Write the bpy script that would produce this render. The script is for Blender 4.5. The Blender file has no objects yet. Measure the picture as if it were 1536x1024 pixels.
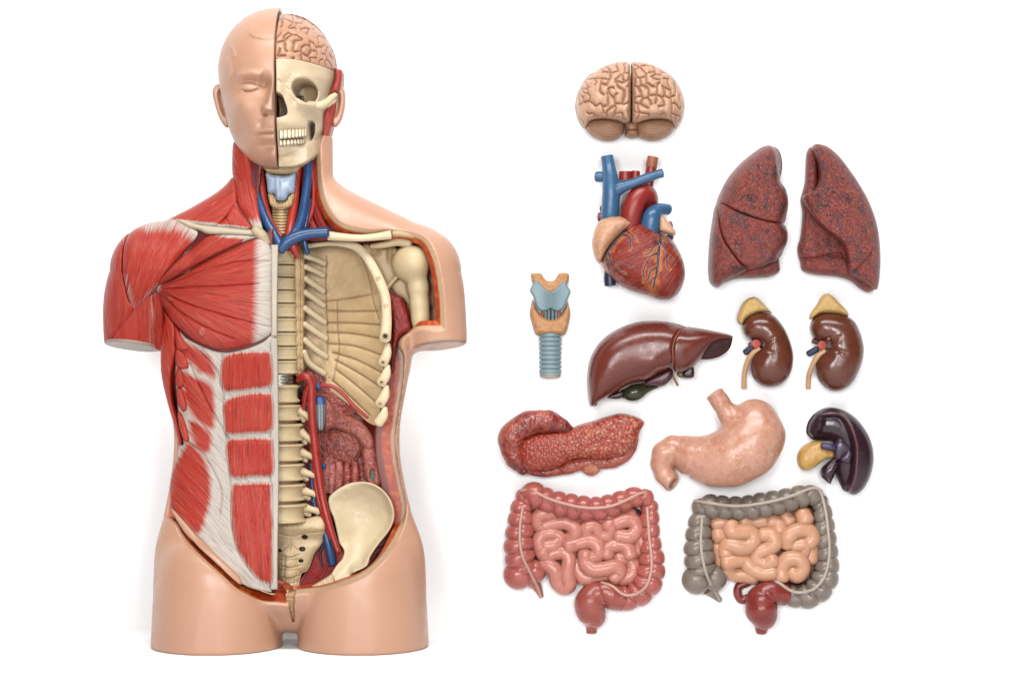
import bpy, math, random
import numpy as np
f4 = np.float32
# ---------------------------------------------------------------- picture geometry
FPX = 3300.0            # focal length in photo pixels
CX, CY = 768.0, 512.0   # picture centre
CAM_Y, CAM_Z = -3.3, 0.456
WALL_Y = 0.25
SC = bpy.context.scene
COL = SC.collection


class Frame:
    """A plane parallel to the backdrop at world y; u,v are photo pixels on it, w stands out of it (same unit)."""
    def __init__(self, y):
        self.y = y
        self.s = (y - CAM_Y) / FPX

    def world(self, P):
        P = np.asarray(P, float)
        s = self.s
        return np.stack([(P[:, 0] - CX) * s, self.y - P[:, 2] * s, CAM_Z + (CY - P[:, 1]) * s], 1)


TOR = Frame(0.0)


def on_wall(w):
    """frame whose plane lies w px in front of the wall"""
    return Frame(WALL_Y - w * 0.00107)


def crop(x0, y0, k):
    return lambda *pts: np.array([(x0 + p[0] / k, y0 + p[1] / k) + tuple(p[2:]) for p in pts], float)


def at_depth(pts, w):
    """true position on the torso of a point seen in the photo, when it stands w in front of the torso plane"""
    pts = np.array(pts, float)
    w = np.asarray(w, float)
    k = 1 - w / FPX
    pts[:, 0] = CX + (pts[:, 0] - CX) * k
    pts[:, 1] = CY + (pts[:, 1] - CY) * k
    return pts


# ---------------------------------------------------------------- colours
ALB = 0.505   # paint swatches below were read off bright pictures; this brings them down to true reflectance


def lin(c):
    c = np.asarray(c, float) / 255.0
    return ALB * np.where(c <= 0.04045, c / 12.92, ((c + 0.055) / 1.055) ** 2.4)


def mixc(a, b, t):
    t = np.clip(np.asarray(t, float), 0, 1)[..., None]
    return np.asarray(a) * (1 - t) + np.asarray(b) * t


def sstep(a, b, x):
    t = np.clip((x - a) / (b - a), 0, 1)
    return t * t * (3 - 2 * t)


# ---------------------------------------------------------------- noise
def _h(i, j, seed):
    n = (i.astype(np.int64) * 374761393 + j.astype(np.int64) * 668265263 + seed * 982451653) & 0x7fffffff
    n = ((n ^ (n >> 13)) * 1274126177) & 0x7fffffff
    return ((n ^ (n >> 16)) & 0xffff) / 65535.0


def vnoise(x, y, seed=0):
    i, j = np.floor(x), np.floor(y)
    a, b = x - i, y - j
    a, b = a * a * (3 - 2 * a), b * b * (3 - 2 * b)
    return ((_h(i, j, seed) * (1 - a) + _h(i + 1, j, seed) * a) * (1 - b)
            + (_h(i, j + 1, seed) * (1 - a) + _h(i + 1, j + 1, seed) * a) * b)


def fbm(x, y, seed=0, o=3):
    t, amp, tot = 0, 1.0, 0.0
    for k in range(o):
        t = t + amp * vnoise(x * 2 ** k, y * 2 ** k, seed + k * 17)
        tot += amp
        amp *= 0.5
    return t / tot


def worley(x, y, seed=0, jit=0.9):
    i, j = np.floor(x), np.floor(y)
    f1 = np.full(x.shape, 9.0)
    f2 = np.full(x.shape, 9.0)
    for di in (-1, 0, 1):
        for dj in (-1, 0, 1):
            px = i + di + 0.5 + jit * (_h(i + di, j + dj, seed) - 0.5)
            py = j + dj + 0.5 + jit * (_h(i + di, j + dj, seed + 5) - 0.5)
            d = np.hypot(px - x, py - y)
            f2 = np.minimum(f2, np.maximum(d, f1))
            f1 = np.minimum(f1, d)
    return f1, f2


_sh = {}


def gyri(x, y, period=12.0, seed=1):
    """labyrinth field (Swift-Hohenberg), ~ +-1 stripes of about `period` px; grooves run along its zeros"""
    if seed not in _sh:
        n, p0 = 256, 16.0
        rng = np.random.default_rng(seed)
        ph = rng.normal(0, 0.1, (n, n))
        k = np.fft.fftfreq(n) * 2 * np.pi
        k2 = k[:, None] ** 2 + k[None, :] ** 2
        q = (2 * np.pi / p0) ** 2
        L = 0.35 - (1 - k2 / q) ** 2
        dt = 0.5
        for _ in range(32):
            nl = -ph ** 3
            ph = np.real(np.fft.ifft2((np.fft.fft2(ph) + dt * np.fft.fft2(nl)) / (1 - dt * L)))
        _sh[seed] = (ph / np.sqrt((ph ** 2).mean()) / 1.3, n, p0)
    ph, n, p0 = _sh[seed]
    X, Y = x * p0 / (2 * period), y * p0 / (2 * period)
    i, j = np.floor(Y).astype(int), np.floor(X).astype(int)
    a, b = Y - i, X - j
    g = lambda I, J: ph[I % n, J % n]
    return (g(i, j) * (1 - a) + g(i + 1, j) * a) * (1 - b) + (g(i, j + 1) * (1 - a) + g(i + 1, j + 1) * a) * b


def sulci(u, v, field, width=1.4):
    """1 in the thin grooves along the zeros of a labyrinth field, and how far (px) each point lies from them"""
    e = 0.6
    p = field(u, v)
    gx = (field(u + e, v) - field(u - e, v)) / (2 * e); gy = (field(u, v + e) - field(u, v - e)) / (2 * e)
    dist = np.abs(p) / np.sqrt(gx ** 2 + gy ** 2 + 0.0022)
    brk = sstep(0.30, 0.42, fbm(u / 9 + 3.3, v / 9, 41))
    return np.exp(-(dist / width) ** 2) * (0.25 + 0.75 * brk), dist


def folds(x, y, cell, seed, drop=0.34):
    """puzzle-like folds: distance (px) to the nearest kept boundary between warped cells, some boundaries left out"""
    X = x / cell + 1.1 * (fbm(x / (cell * 1.6), y / (cell * 1.6), seed + 1, 2) - .5)
    Y = y / cell * 0.92 + 1.1 * (fbm(x / (cell * 1.6) + 7.7, y / (cell * 1.6), seed + 2, 2) - .5)
    i, j = np.floor(X), np.floor(Y)
    nb = []
    for di in (-2, -1, 0, 1, 2):
        for dj in (-2, -1, 0, 1, 2):
            a, b = i + di, j + dj
            px = a + .5 + .7 * (_h(a, b, seed) - .5); py = b + .5 + .7 * (_h(a, b, seed + 5) - .5)
            nb.append((a, b, px, py, (px - X) ** 2 + (py - Y) ** 2))
    D = np.stack([q[4] for q in nb])
    k = D.argmin(0)
    pick = lambda c: np.take_along_axis(np.stack([q[c] for q in nb]), k[None], 0)[0]
    a1, b1, x1, y1, d1 = [pick(c) for c in range(5)]
    out = np.full(x.shape, 9.0)
    for a, b, px, py, d in nb:
        same = (a == a1) & (b == b1)
        L = np.hypot(px - x1, py - y1) + 1e-6
        e = (d - d1) / (2 * L)
        h = _h(a + a1, b + b1, seed + 9) * 0.5 + _h(a * a1 + b + b1, b * b1 + a + a1, seed + 11) * 0.5
        out = np.minimum(out, np.where(same | (h < drop), 9.0, e))
    return np.minimum(out * cell, cell * 0.6) + 0.5 * (vnoise(x / 3, y / 3, seed + 20) - .5)


def dens(poly, step=8.0):
    """extra points along straight edges, so the curve through them keeps its corners"""
    P = np.asarray(poly, float)
    out = []
    for a, b in zip(P, np.roll(P, -1, 0)):
        n = max(1, int(np.linalg.norm(b - a) / step))
        out += [a + (b - a) * t for t in np.linspace(0, 1, n, endpoint=False)]
    return np.array(out)


# ---------------------------------------------------------------- curves
def spline(pts, step=2.0, closed=False):
    """Catmull-Rom through pts (any dimension), resampled evenly"""
    P = np.asarray(pts, float)
    n = len(P)
    if closed:
        Q = np.concatenate([P[-1:], P, P[:2]])
        segs = n
    else:
        Q = np.concatenate([2 * P[:1] - P[1:2], P, 2 * P[-1:] - P[-2:-1]])
        segs = n - 1
    out = []
    t = np.linspace(0, 1, 24, endpoint=False)[:, None]
    for i in range(segs):
        a, b, c, d = Q[i], Q[i + 1], Q[i + 2], Q[i + 3]
        out.append(0.5 * (2 * b + (c - a) * t + (2 * a - 5 * b + 4 * c - d) * t ** 2 + (3 * b - a - 3 * c + d) * t ** 3))
    out = np.concatenate(out + ([P[:1]] if closed else [P[-1:]]))
    m = min(out.shape[1], 3)
    s = np.concatenate([[0], np.cumsum(np.linalg.norm(np.diff(out[:, :m], axis=0), axis=1))])
    k = max(3, int(round(s[-1] / step)) + 1)
    ss = np.linspace(0, s[-1], k)
    R = np.stack([np.interp(ss, s, out[:, c]) for c in range(out.shape[1])], 1)
    return R[:-1] if closed else R


def polyd(poly, X, Y):
    """signed distance (+ inside) to closed polygon and the nearest point on it"""
    sh = X.shape
    x, y = np.ravel(X).astype(f4), np.ravel(Y).astype(f4)
    A = np.asarray(poly, f4)
    B = np.roll(A, -1, 0)
    E = B - A
    L2 = (E ** 2).sum(1) + 1e-9
    D = np.empty(len(x), f4); NX = np.empty(len(x), f4); NY = np.empty(len(x), f4)
    for s0 in range(0, len(x), 20000):
        sl = slice(s0, s0 + 20000)
        px, py = x[sl, None], y[sl, None]
        t = np.clip(((px - A[:, 0]) * E[:, 0] + (py - A[:, 1]) * E[:, 1]) / L2, 0, 1)
        qx, qy = A[:, 0] + t * E[:, 0], A[:, 1] + t * E[:, 1]
        d2 = (px - qx) ** 2 + (py - qy) ** 2
        k = d2.argmin(1)
        r = np.arange(len(k))
        cr = ((A[:, 1] > py) != (B[:, 1] > py)) & (px < E[:, 0] * (py - A[:, 1]) / np.where(E[:, 1] == 0, 1e-9, E[:, 1]) + A[:, 0])
        ins = cr.sum(1) % 2 == 1
        D[sl] = np.sqrt(d2[r, k]) * np.where(ins, 1, -1)
        NX[sl] = qx[r, k]; NY[sl] = qy[r, k]
    return D.reshape(sh), NX.reshape(sh), NY.reshape(sh)


def lined(line, X, Y):
    """distance to an open polyline and the parameter 0..1 along it"""
    sh = X.shape
    x, y = np.ravel(X).astype(f4), np.ravel(Y).astype(f4)
    A = np.asarray(line, f4)[:, :2]
    E = A[1:] - A[:-1]
    A0 = A[:-1]
    L2 = (E ** 2).sum(1) + 1e-9
    D = np.empty(len(x), f4); T = np.empty(len(x), f4)
    for s0 in range(0, len(x), 20000):
        sl = slice(s0, s0 + 20000)
        px, py = x[sl, None], y[sl, None]
        t = np.clip(((px - A0[:, 0]) * E[:, 0] + (py - A0[:, 1]) * E[:, 1]) / L2, 0, 1)
        d2 = (px - A0[:, 0] - t * E[:, 0]) ** 2 + (py - A0[:, 1] - t * E[:, 1]) ** 2
        k = d2.argmin(1)
        r = np.arange(len(k))
        D[sl] = np.sqrt(d2[r, k]); T[sl] = (k + t[r, k]) / len(A0)
    return D.reshape(sh), T.reshape(sh)


def softd(poly, X, Y, D):
    """smooth inner distance (no ridges along the middle), about D near the edge"""
    Q = spline(poly, 1.5, True)
    nx = np.linalg.norm(Q - np.roll(Q, -1, 0), axis=1).astype(f4)
    x, y = np.ravel(X).astype(f4), np.ravel(Y).astype(f4)
    out = np.empty(len(x), f4)
    qx, qy = Q[:, 0].astype(f4), Q[:, 1].astype(f4)
    for s0 in range(0, len(x), 20000):
        sl = slice(s0, s0 + 20000)
        r2 = (x[sl, None] - qx) ** 2 + (y[sl, None] - qy) ** 2 + 0.3
        out[sl] = (0.5 * (nx / (r2 * np.sqrt(r2))).sum(1)) ** -0.5
    out = out.reshape(X.shape)
    d = np.maximum(D, 0)
    t = sstep(1.0, 5.0, d)
    return d * (1 - t) + out * t


def dome(d, R):
    d = np.clip(d, 0, R)
    return np.sqrt(np.maximum(d * (2 * R - d), 0)) / R


def eround(d, r):
    """how far a rounded edge of radius r drops at distance d from it"""
    d = np.clip(d, 0, r)
    return r - np.sqrt(np.maximum(r * r - (r - d) ** 2, 0))


# ---------------------------------------------------------------- solids on a voxel grid
def smin(a, b, k):
    h = np.clip(0.5 + 0.5 * (b - a) / k, 0, 1)
    return b + (a - b) * h - k * h * (1 - h)


def smax(a, b, k):
    return -smin(-a, -b, k)


def grid(lo, hi, h):
    ax = [np.arange(lo[i], hi[i] + h, h, dtype=f4) for i in range(3)]
    return np.meshgrid(*ax, indexing='ij')


def s_ell(G, c, r):
    x, y, z = (G[0] - c[0]), (G[1] - c[1]), (G[2] - c[2])
    k0 = np.sqrt((x / r[0]) ** 2 + (y / r[1]) ** 2 + (z / r[2]) ** 2)
    k1 = np.sqrt((x / r[0] ** 2) ** 2 + (y / r[1] ** 2) ** 2 + (z / r[2] ** 2) ** 2) + 1e-6
    return (k0 * (k0 - 1) / k1).astype(f4)


def s_cone(G, a, ra, b, rb):
    a, b = np.asarray(a, float), np.asarray(b, float)
    e = b - a
    L = (e ** 2).sum()
    t = np.clip(((G[0] - a[0]) * e[0] + (G[1] - a[1]) * e[1] + (G[2] - a[2]) * e[2]) / L, 0, 1)
    d = np.sqrt((G[0] - a[0] - t * e[0]) ** 2 + (G[1] - a[1] - t * e[1]) ** 2 + (G[2] - a[2] - t * e[2]) ** 2)
    return (d - (ra + (rb - ra) * t)).astype(f4)


def s_chain(G, pts, k=6.0):
    """smooth union of round cones; pts = (u, v, w, r)"""
    S = None
    for a, b in zip(pts[:-1], pts[1:]):
        c = s_cone(G, a[:3], a[3], b[:3], b[3])
        S = c if S is None else smin(S, c, k)
    return S


def s_box(G, c, hs, r=0.0):
    q = [np.abs(G[i] - c[i]) - (hs[i] - r) for i in range(3)]
    o = np.sqrt(sum(np.maximum(x, 0) ** 2 for x in q))
    return (o + np.minimum(np.maximum(np.maximum(q[0], q[1]), q[2]), 0) - r).astype(f4)


def nets(G, S):
    """surface nets of S = 0 (S < 0 inside) -> vertices (u, v, w) and outward quads"""
    S = np.pad(S, 1, constant_values=max(1e-3, float(np.abs(S).max())) if False else 1.0)
    h = float(G[0][1, 0, 0] - G[0][0, 0, 0])
    org = np.array([G[0][0, 0, 0], G[1][0, 0, 0], G[2][0, 0, 0]], float) - h
    ins = S < 0
    n = np.array(S.shape) - 1
    cnt = np.zeros(n, np.int8)
    for a in (0, 1):
        for b in (0, 1):
            for c in (0, 1):
                cnt += ins[a:n[0] + a, b:n[1] + b, c:n[2] + c]
    act = (cnt > 0) & (cnt < 8)
    I = np.argwhere(act)
    idx = np.full(n, -1, np.int64)
    idx[act] = np.arange(len(I))
    vals = {}
    for a in (0, 1):
        for b in (0, 1):
            for c in (0, 1):
                vals[(a, b, c)] = S[I[:, 0] + a, I[:, 1] + b, I[:, 2] + c].astype(float)
    acc = np.zeros((len(I), 3))
    num = np.zeros(len(I))
    for ax in range(3):
        for p in (0, 1):
            for q in (0, 1):
                lo = [0, 0, 0]; hi = [0, 0, 0]
                o = [k for k in range(3) if k != ax]
                lo[o[0]] = hi[o[0]] = p; lo[o[1]] = hi[o[1]] = q
                hi[ax] = 1
                v0, v1 = vals[tuple(lo)], vals[tuple(hi)]
                m = (v0 < 0) != (v1 < 0)
                t = np.where(m, v0 / np.where(m, v0 - v1, 1), 0)
                for k in range(3):
                    acc[:, k] += np.where(m, (t if k == ax else lo[k]), 0)
                num += m
    V = org + h * (I + acc / num[:, None])
    quads = []
    for ax in range(3):
        sl0 = [slice(1, -1)] * 3; sl1 = [slice(1, -1)] * 3
        sl0[ax] = slice(0, -1); sl1[ax] = slice(1, None)
        A, B = ins[tuple(sl0)], ins[tuple(sl1)]
        o = [(ax + 1) % 3, (ax + 2) % 3]
        for sgn in (0, 1):
            E = np.argwhere((A & ~B) if sgn == 0 else (~A & B))
            if not len(E):
                continue
            for k in range(3):
                if k != ax:
                    E[:, k] += 1
            c = []
            for p, q in ((0, 0), (1, 0), (1, 1), (0, 1)):
                C = E.copy()
                C[:, o[0]] -= 1 - p; C[:, o[1]] -= 1 - q
                c.append(idx[C[:, 0], C[:, 1], C[:, 2]])
            Q = np.stack(c, 1)
            quads.append(Q if sgn == 1 else Q[:, ::-1])
    return V, np.concatenate(quads)


# ---------------------------------------------------------------- objects
THING = {}


def thing(name, label, cat, frame, base, group=None):
    o = bpy.data.objects.new(name, None)
    COL.objects.link(o)
    o.empty_display_size = 0.02
    loc = frame.world([base])[0]
    o.location = loc
    o['label'] = label; o['category'] = cat
    if group:
        o['group'] = group
    THING[o.name] = loc
    return o


def emit(name, parent, frame, P, faces, mat, col=None, attrs=None, smooth=True, label=None):
    """link one mesh; P in frame units; faces = list of index arrays"""
    W = frame.world(P)
    root = parent
    while root is not None and root.parent is not None:
        root = root.parent
    if root is not None:
        W = W - THING[root.name]
    me = bpy.data.meshes.new(name)
    if not isinstance(faces, (list, tuple)):
        faces = [faces]
    faces = [np.asarray(f, np.int64) for f in faces if len(f)]
    nl = sum(f.size for f in faces)
    npoly = sum(len(f) for f in faces)
    me.vertices.add(len(W)); me.loops.add(nl); me.polygons.add(npoly)
    me.vertices.foreach_set('co', W.astype(f4).ravel())
    me.loops.foreach_set('vertex_index', np.concatenate([f.ravel() for f in faces]).astype(np.int32))
    tot = np.concatenate([np.full(len(f), f.shape[1]) for f in faces])
    me.polygons.foreach_set('loop_start', np.concatenate([[0], np.cumsum(tot)[:-1]]).astype(np.int32))
    me.polygons.foreach_set('use_smooth', np.full(npoly, smooth))
    me.update(calc_edges=True)
    me.validate()
    if col is not None:
        c = np.ones((len(W), 4), f4)
        c[:, :3] = col
        a = me.color_attributes.new('Col', 'FLOAT_COLOR', 'POINT')
        a.data.foreach_set('color', c.ravel())
    for k, v in (attrs or {}).items():
        v = np.asarray(v, f4)
        if v.ndim == 2:
            me.attributes.new(k, 'FLOAT_VECTOR', 'POINT').data.foreach_set('vector', v.ravel())
        else:
            me.attributes.new(k, 'FLOAT', 'POINT').data.foreach_set('value', v)
    me.materials.append(mat)
    o = bpy.data.objects.new(name, me)
    COL.objects.link(o)
    if parent is not None:
        o.parent = parent
    if label:
        o['label'] = label
    return o


def call(f, *a):
    return f(*a) if callable(f) else f


def lens(name, parent, frame, poly, mat, H=20.0, B=None, R=None, front=None, back=None, step=1.25,
         col=None, attrs=None, smooth_poly=True, w0=0.0):
    """solid grown from an outline: front(u,v,d,ds) and back(u,v,d,ds) give w; default is an inflated dome"""
    Q = spline(poly, 2.0, True) if smooth_poly else np.asarray(poly, float)
    x0, y0 = Q.min(0) - 1.5 * step
    x1, y1 = Q.max(0) + 1.5 * step
    V, U = np.meshgrid(np.arange(y0, y1 + step, step), np.arange(x0, x1 + step, step), indexing='ij')
    D, NX, NY = polyd(Q, U, V)
    snap = D < 0.3 * step
    keepc = (D > 0.3 * step)
    cell = keepc[:-1, :-1] | keepc[1:, :-1] | keepc[1:, 1:] | keepc[:-1, 1:]
    used = np.zeros(D.shape, bool)
    for a in (slice(0, -1), slice(1, None)):
        for b in (slice(0, -1), slice(1, None)):
            used[a, b] |= cell
    U = np.where(snap, NX, U); V = np.where(snap, NY, V); D = np.where(snap, 0, D)
    ids = np.full(D.shape, -1); ids[used] = np.arange(used.sum())
    u, v, d = U[used], V[used], D[used]
    ds = softd(Q, u, v, d)
    Rm = R or float(ds.max())
    t = dome(ds, Rm)
    wf = front(u, v, d, ds) if front else H * t
    wb = back(u, v, d, ds) if back else -(H * 0.45 if B is None else B) * t
    wf = np.maximum(wf, wb)
    n = len(u)
    i0, i1, i2, i3 = ids[:-1, :-1][cell], ids[1:, :-1][cell], ids[1:, 1:][cell], ids[:-1, 1:][cell]
    F1 = np.stack([i0, i1, i2, i3], 1)
    F2 = F1[:, ::-1] + n
    E = np.concatenate([F1[:, [k, (k + 1) % 4]] for k in range(4)])
    key = np.minimum(E[:, 0], E[:, 1]) * n + np.maximum(E[:, 0], E[:, 1])
    _, inv, cnt = np.unique(key, return_inverse=True, return_counts=True)
    bd = E[cnt[inv] == 1]
    side = np.stack([bd[:, 1], bd[:, 0], bd[:, 0] + n, bd[:, 1] + n], 1)
    P = np.stack([np.r_[u, u], np.r_[v, v], np.r_[wf, wb] + w0], 1)
    dd, dds = np.r_[d, d], np.r_[ds, ds]
    c = call(col, P[:, 0], P[:, 1], P[:, 2], dd) if col is not None else None
    at = call(attrs, P[:, 0], P[:, 1], P[:, 2], dd) if attrs is not None else None
    o = emit(name, parent, frame, P, [F1, F2, side], mat, c, at)

    def height(x, y):
        x, y = np.atleast_1d(x).astype(float), np.atleast_1d(y).astype(float)
        dx = polyd(Q, x, y)[0]
        s = softd(Q, x, y, dx)
        return (front(x, y, np.maximum(dx, 0), s) if front else H * dome(s, Rm)) + w0
    return o, height


def solid(name, parent, frame, G, S, mat, col=None, attrs=None):
    P, Q = nets(G, S)
    c = call(col, P[:, 0], P[:, 1], P[:, 2]) if col is not None else None
    at = call(attrs, P[:, 0], P[:, 1], P[:, 2]) if attrs is not None else None
    return emit(name, parent, frame, P, Q, mat, c, at)


def sweep(path, rad, n=16, cap=True, flat=1.0, rfun=None):
    """tube along path (N,3) with radii (N,); rounded ends when cap; flat < 1 squashes along w.  -> P, faces, s, th"""
    P = np.asarray(path, float)
    rad = np.broadcast_to(np.asarray(rad, float), (len(P),)).copy()
    T = np.gradient(P, axis=0)
    T /= np.linalg.norm(T, axis=1)[:, None] + 1e-9
    if cap:
        r0, r1 = rad[0], rad[-1]
        a = np.array([1.0, .87, .6, .3, 0.0])
        pre = np.stack([P[0] - T[0] * r0 * cap * k for k in a[:-1]]); post = np.stack([P[-1] + T[-1] * r1 * cap * k for k in a[:-1][::-1]])
        sc = np.sqrt(1 - a[:-1] ** 2) + 0.02
        P = np.concatenate([pre, P, post]); T = np.concatenate([np.repeat(T[:1], 4, 0), T, np.repeat(T[-1:], 4, 0)])
        rad = np.concatenate([r0 * sc, rad, r1 * sc[::-1]])
    ref = np.array([0, 0, 1.0])
    N = np.empty_like(P)
    prev = ref - T[0] * (ref @ T[0])
    if np.linalg.norm(prev) < 0.1:
        prev = np.array([1.0, 0, 0]) - T[0] * T[0][0]
    for i in range(len(P)):
        v = prev - T[i] * (prev @ T[i])
        v /= np.linalg.norm(v) + 1e-9
        N[i] = v; prev = v
    Bn = np.cross(T, N)
    th = np.linspace(0, 2 * np.pi, n, endpoint=False)
    s = np.concatenate([[0], np.cumsum(np.linalg.norm(np.diff(P, axis=0), axis=1))])
    R = rad[:, None] * np.ones(n)
    if rfun is not None:
        R = R * rfun(s[:, None], th[None, :])
    off = R[..., None] * (np.cos(th)[None, :, None] * N[:, None] + np.sin(th)[None, :, None] * Bn[:, None])
    off[..., 2] *= flat
    V = (P[:, None] + off).reshape(-1, 3)
    i = np.arange(len(P) - 1)[:, None] * n; j = np.arange(n)[None, :]; k = (j + 1) % n
    F = np.stack([i + j, i + k, i + n + k, i + n + j], -1).reshape(-1, 4)
    m = len(V)
    V = np.concatenate([V, P[:1], P[-1:]])
    c0 = np.stack([np.arange(n), np.full(n, m), (np.arange(n) + 1) % n], 1)[:, [0, 1, 2]]
    b = (len(P) - 1) * n
    c1 = np.stack([b + np.arange(n), b + (np.arange(n) + 1) % n, np.full(n, m + 1)], 1)
    ss = np.concatenate([np.repeat(s, n), [s[0], s[-1]]]); tt = np.concatenate([np.tile(th, len(P)), [0, 0]])
    return V, [F[:, ::-1], c0[:, ::-1], c1[:, ::-1]], ss, tt


def tube(name, parent, frame, pts, mat, r=None, n=16, cap=1.0, flat=1.0, step=1.6, rfun=None, col=None, attrs=None):
    """pts: (u, v, w[, r])"""
    Q = spline(pts, step)
    rad = Q[:, 3] if Q.shape[1] > 3 else r
    V, F, s, th = sweep(Q[:, :3], rad, n, cap, flat, rfun)
    c = call(col, V[:, 0], V[:, 1], V[:, 2], s, th) if col is not None else None
    at = call(attrs, V[:, 0], V[:, 1], V[:, 2], s, th) if attrs is not None else None
    return emit(name, parent, frame, V, F, mat, c, at)


# ---------------------------------------------------------------- materials
_mats = {}


def _new(name):
    m = bpy.data.materials.new(name)
    m.use_nodes = True
    nt = m.node_tree
    b = nt.nodes['Principled BSDF']
    return m, nt, b


def N(nt, kind, ins=None, **kw):
    n = nt.nodes.new(kind)
    for k, v in kw.items():
        setattr(n, k, v)
    for k, v in (ins or {}).items():
        s = n.inputs[k]
        if isinstance(v, bpy.types.NodeSocket):
            nt.links.new(v, s)
        else:
            s.default_value = v
    return n


def ramp(nt, fac, stops):
    r = N(nt, 'ShaderNodeValToRGB', {'Fac': fac})
    e = r.color_ramp.elements
    while len(e) < len(stops):
        e.new(0.5)
    for k, (p, c) in enumerate(stops):
        e[k].position = p
        e[k].color = tuple(c) + (1,) if len(c) == 3 else c
    return r.outputs['Color']


def obj_co(nt):
    return N(nt, 'ShaderNodeTexCoord').outputs['Object']


def noise(nt, co, scale, detail=3.0, rough=0.55):
    return N(nt, 'ShaderNodeTexNoise', {'Vector': co, 'Scale': scale, 'Detail': detail, 'Roughness': rough}).outputs['Fac']


def mixrgb(nt, fac, a, b, mode='MIX'):
    m = N(nt, 'ShaderNodeMix', None, data_type='RGBA', blend_type=mode)
    for k, v in ((0, fac), (6, a), (7, b)):
        if isinstance(v, bpy.types.NodeSocket):
            nt.links.new(v, m.inputs[k])
        else:
            m.inputs[k].default_value = v if not isinstance(v, (tuple, list, np.ndarray)) else tuple(v) + ((1,) if len(v) == 3 else ())
    return m.outputs[2]


def math_(nt, op, a, b=0.0, clamp=False):
    n = N(nt, 'ShaderNodeMath', {0: a, 1: b}, operation=op)
    n.use_clamp = clamp
    return n.outputs[0]


def bump(nt, b, h, dist, strength=1.0):
    n = N(nt, 'ShaderNodeBump', {'Height': h, 'Distance': dist, 'Strength': strength})
    nt.links.new(n.outputs[0], b.inputs['Normal'])


def paint(c=None, rough=0.42, var=0.10, vscale=30.0, bscale=120.0, bdist=0.0004, spot=None, spec=0.42, sss=0.0):
    """painted plastic; c None reads the mesh's Col attribute"""
    key = ('paint', None if c is None else tuple(c), rough, var, vscale, bscale, bdist, None if spot is None else tuple(map(str, spot)), spec, sss)
    if key in _mats:
        return _mats[key]
    m, nt, b = _new('painted_plastic')
    co = obj_co(nt)
    base = N(nt, 'ShaderNodeAttribute', None, attribute_name='Col').outputs['Color'] if c is None else tuple(lin(c)) + (1,)
    n1 = noise(nt, co, vscale, 4.0, 0.6)
    v = ramp(nt, n1, [(0.25, (1 - 1.6 * var,) * 3), (0.75, (1 + var * 0.6,) * 3)])
    cc = mixrgb(nt, 1.0, base, v, 'MULTIPLY')
    if spot:
        sc, sharp, colr, amt = spot
        n2 = noise(nt, co, sc, 3.0, 0.6)
        k = ramp(nt, n2, [(0.5 - sharp + 0.08, (0, 0, 0)), (0.5 + sharp + 0.08, (amt,) * 3)])
        cc = mixrgb(nt, k, cc, lin(colr))
    nt.links.new(cc, b.inputs['Base Color'])
    b.inputs['Roughness'].default_value = rough
    b.inputs['Specular IOR Level'].default_value = spec
    rn = noise(nt, co, 60.0, 3.0)
    nt.links.new(ramp(nt, rn, [(0.3, (max(rough - .07, .05),) * 3), (0.7, (rough + .08,) * 3)]), b.inputs['Roughness'])
    if bdist:
        bump(nt, b, noise(nt, co, bscale, 4.0, 0.6), bdist)
    if sss:
        b.inputs['Subsurface Weight'].default_value = sss
        b.inputs['Subsurface Scale'].default_value = 0.006
        b.inputs['Subsurface Radius'].default_value = (1.0, 0.45, 0.3)
    _mats[key] = m
    return m


def fibre(red=(186, 48, 32), dark=(112, 24, 16), pale=(226, 124, 98), white=(214, 201, 190), rough=0.4, fscale=0.36,
          bdist=0.0022, whitevar=(182, 168, 156), rag=0.55):
    """striated muscle: attribute fuv = (across, along) in mm, ten = 0 flesh .. 1 tendon"""
    key = ('fibre', red, dark, pale, white, rough, fscale, bdist, rag)
    if key in _mats:
        return _mats[key]
    m, nt, b = _new('striated_muscle')
    fuv = N(nt, 'ShaderNodeAttribute', None, attribute_name='fuv').outputs['Vector']
    ten = N(nt, 'ShaderNodeAttribute', None, attribute_name='ten').outputs['Fac']
    mp = N(nt, 'ShaderNodeMapping', {'Vector': fuv, 'Scale': (fscale, 0.02, 1.0)}).outputs[0]
    n1 = N(nt, 'ShaderNodeTexNoise', {'Vector': mp, 'Scale': 1.0, 'Detail': 3.5, 'Roughness': 0.65, 'Distortion': 0.15}).outputs['Fac']
    mp2 = N(nt, 'ShaderNodeMapping', {'Vector': fuv, 'Scale': (fscale * 0.28, 0.012, 1.0), 'Location': (7.3, 2.1, 0)}).outputs[0]
    n2 = N(nt, 'ShaderNodeTexNoise', {'Vector': mp2, 'Scale': 1.0, 'Detail': 2.0, 'Roughness': 0.5}).outputs['Fac']
    c1 = ramp(nt, n1, [(0.30, lin(dark)), (0.44, lin(red)), (0.60, lin(red)), (0.76, lin(pale))])
    c1 = mixrgb(nt, ramp(nt, n2, [(0.40, (0.0,) * 3), (0.75, (0.20,) * 3)]), c1, lin(pale))
    c2 = ramp(nt, n1, [(0.3, lin(whitevar)), (0.5, lin(white))])
    j = math_(nt, 'MULTIPLY', math_(nt, 'SUBTRACT', n1, 0.5), rag * 2.2)
    k = ramp(nt, math_(nt, 'ADD', ten, j), [(0.22, (0,) * 3), (0.80, (1,) * 3)])
    cc = mixrgb(nt, k, c1, c2)
    nt.links.new(cc, b.inputs['Base Color'])
    b.inputs['Roughness'].default_value = rough
    b.inputs['Specular IOR Level'].default_value = 0.26
    hgt = math_(nt, 'ADD', n1, math_(nt, 'MULTIPLY', n2, 0.9))
    bump(nt, b, hgt, bdist)
    _mats[key] = m
    return m


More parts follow.
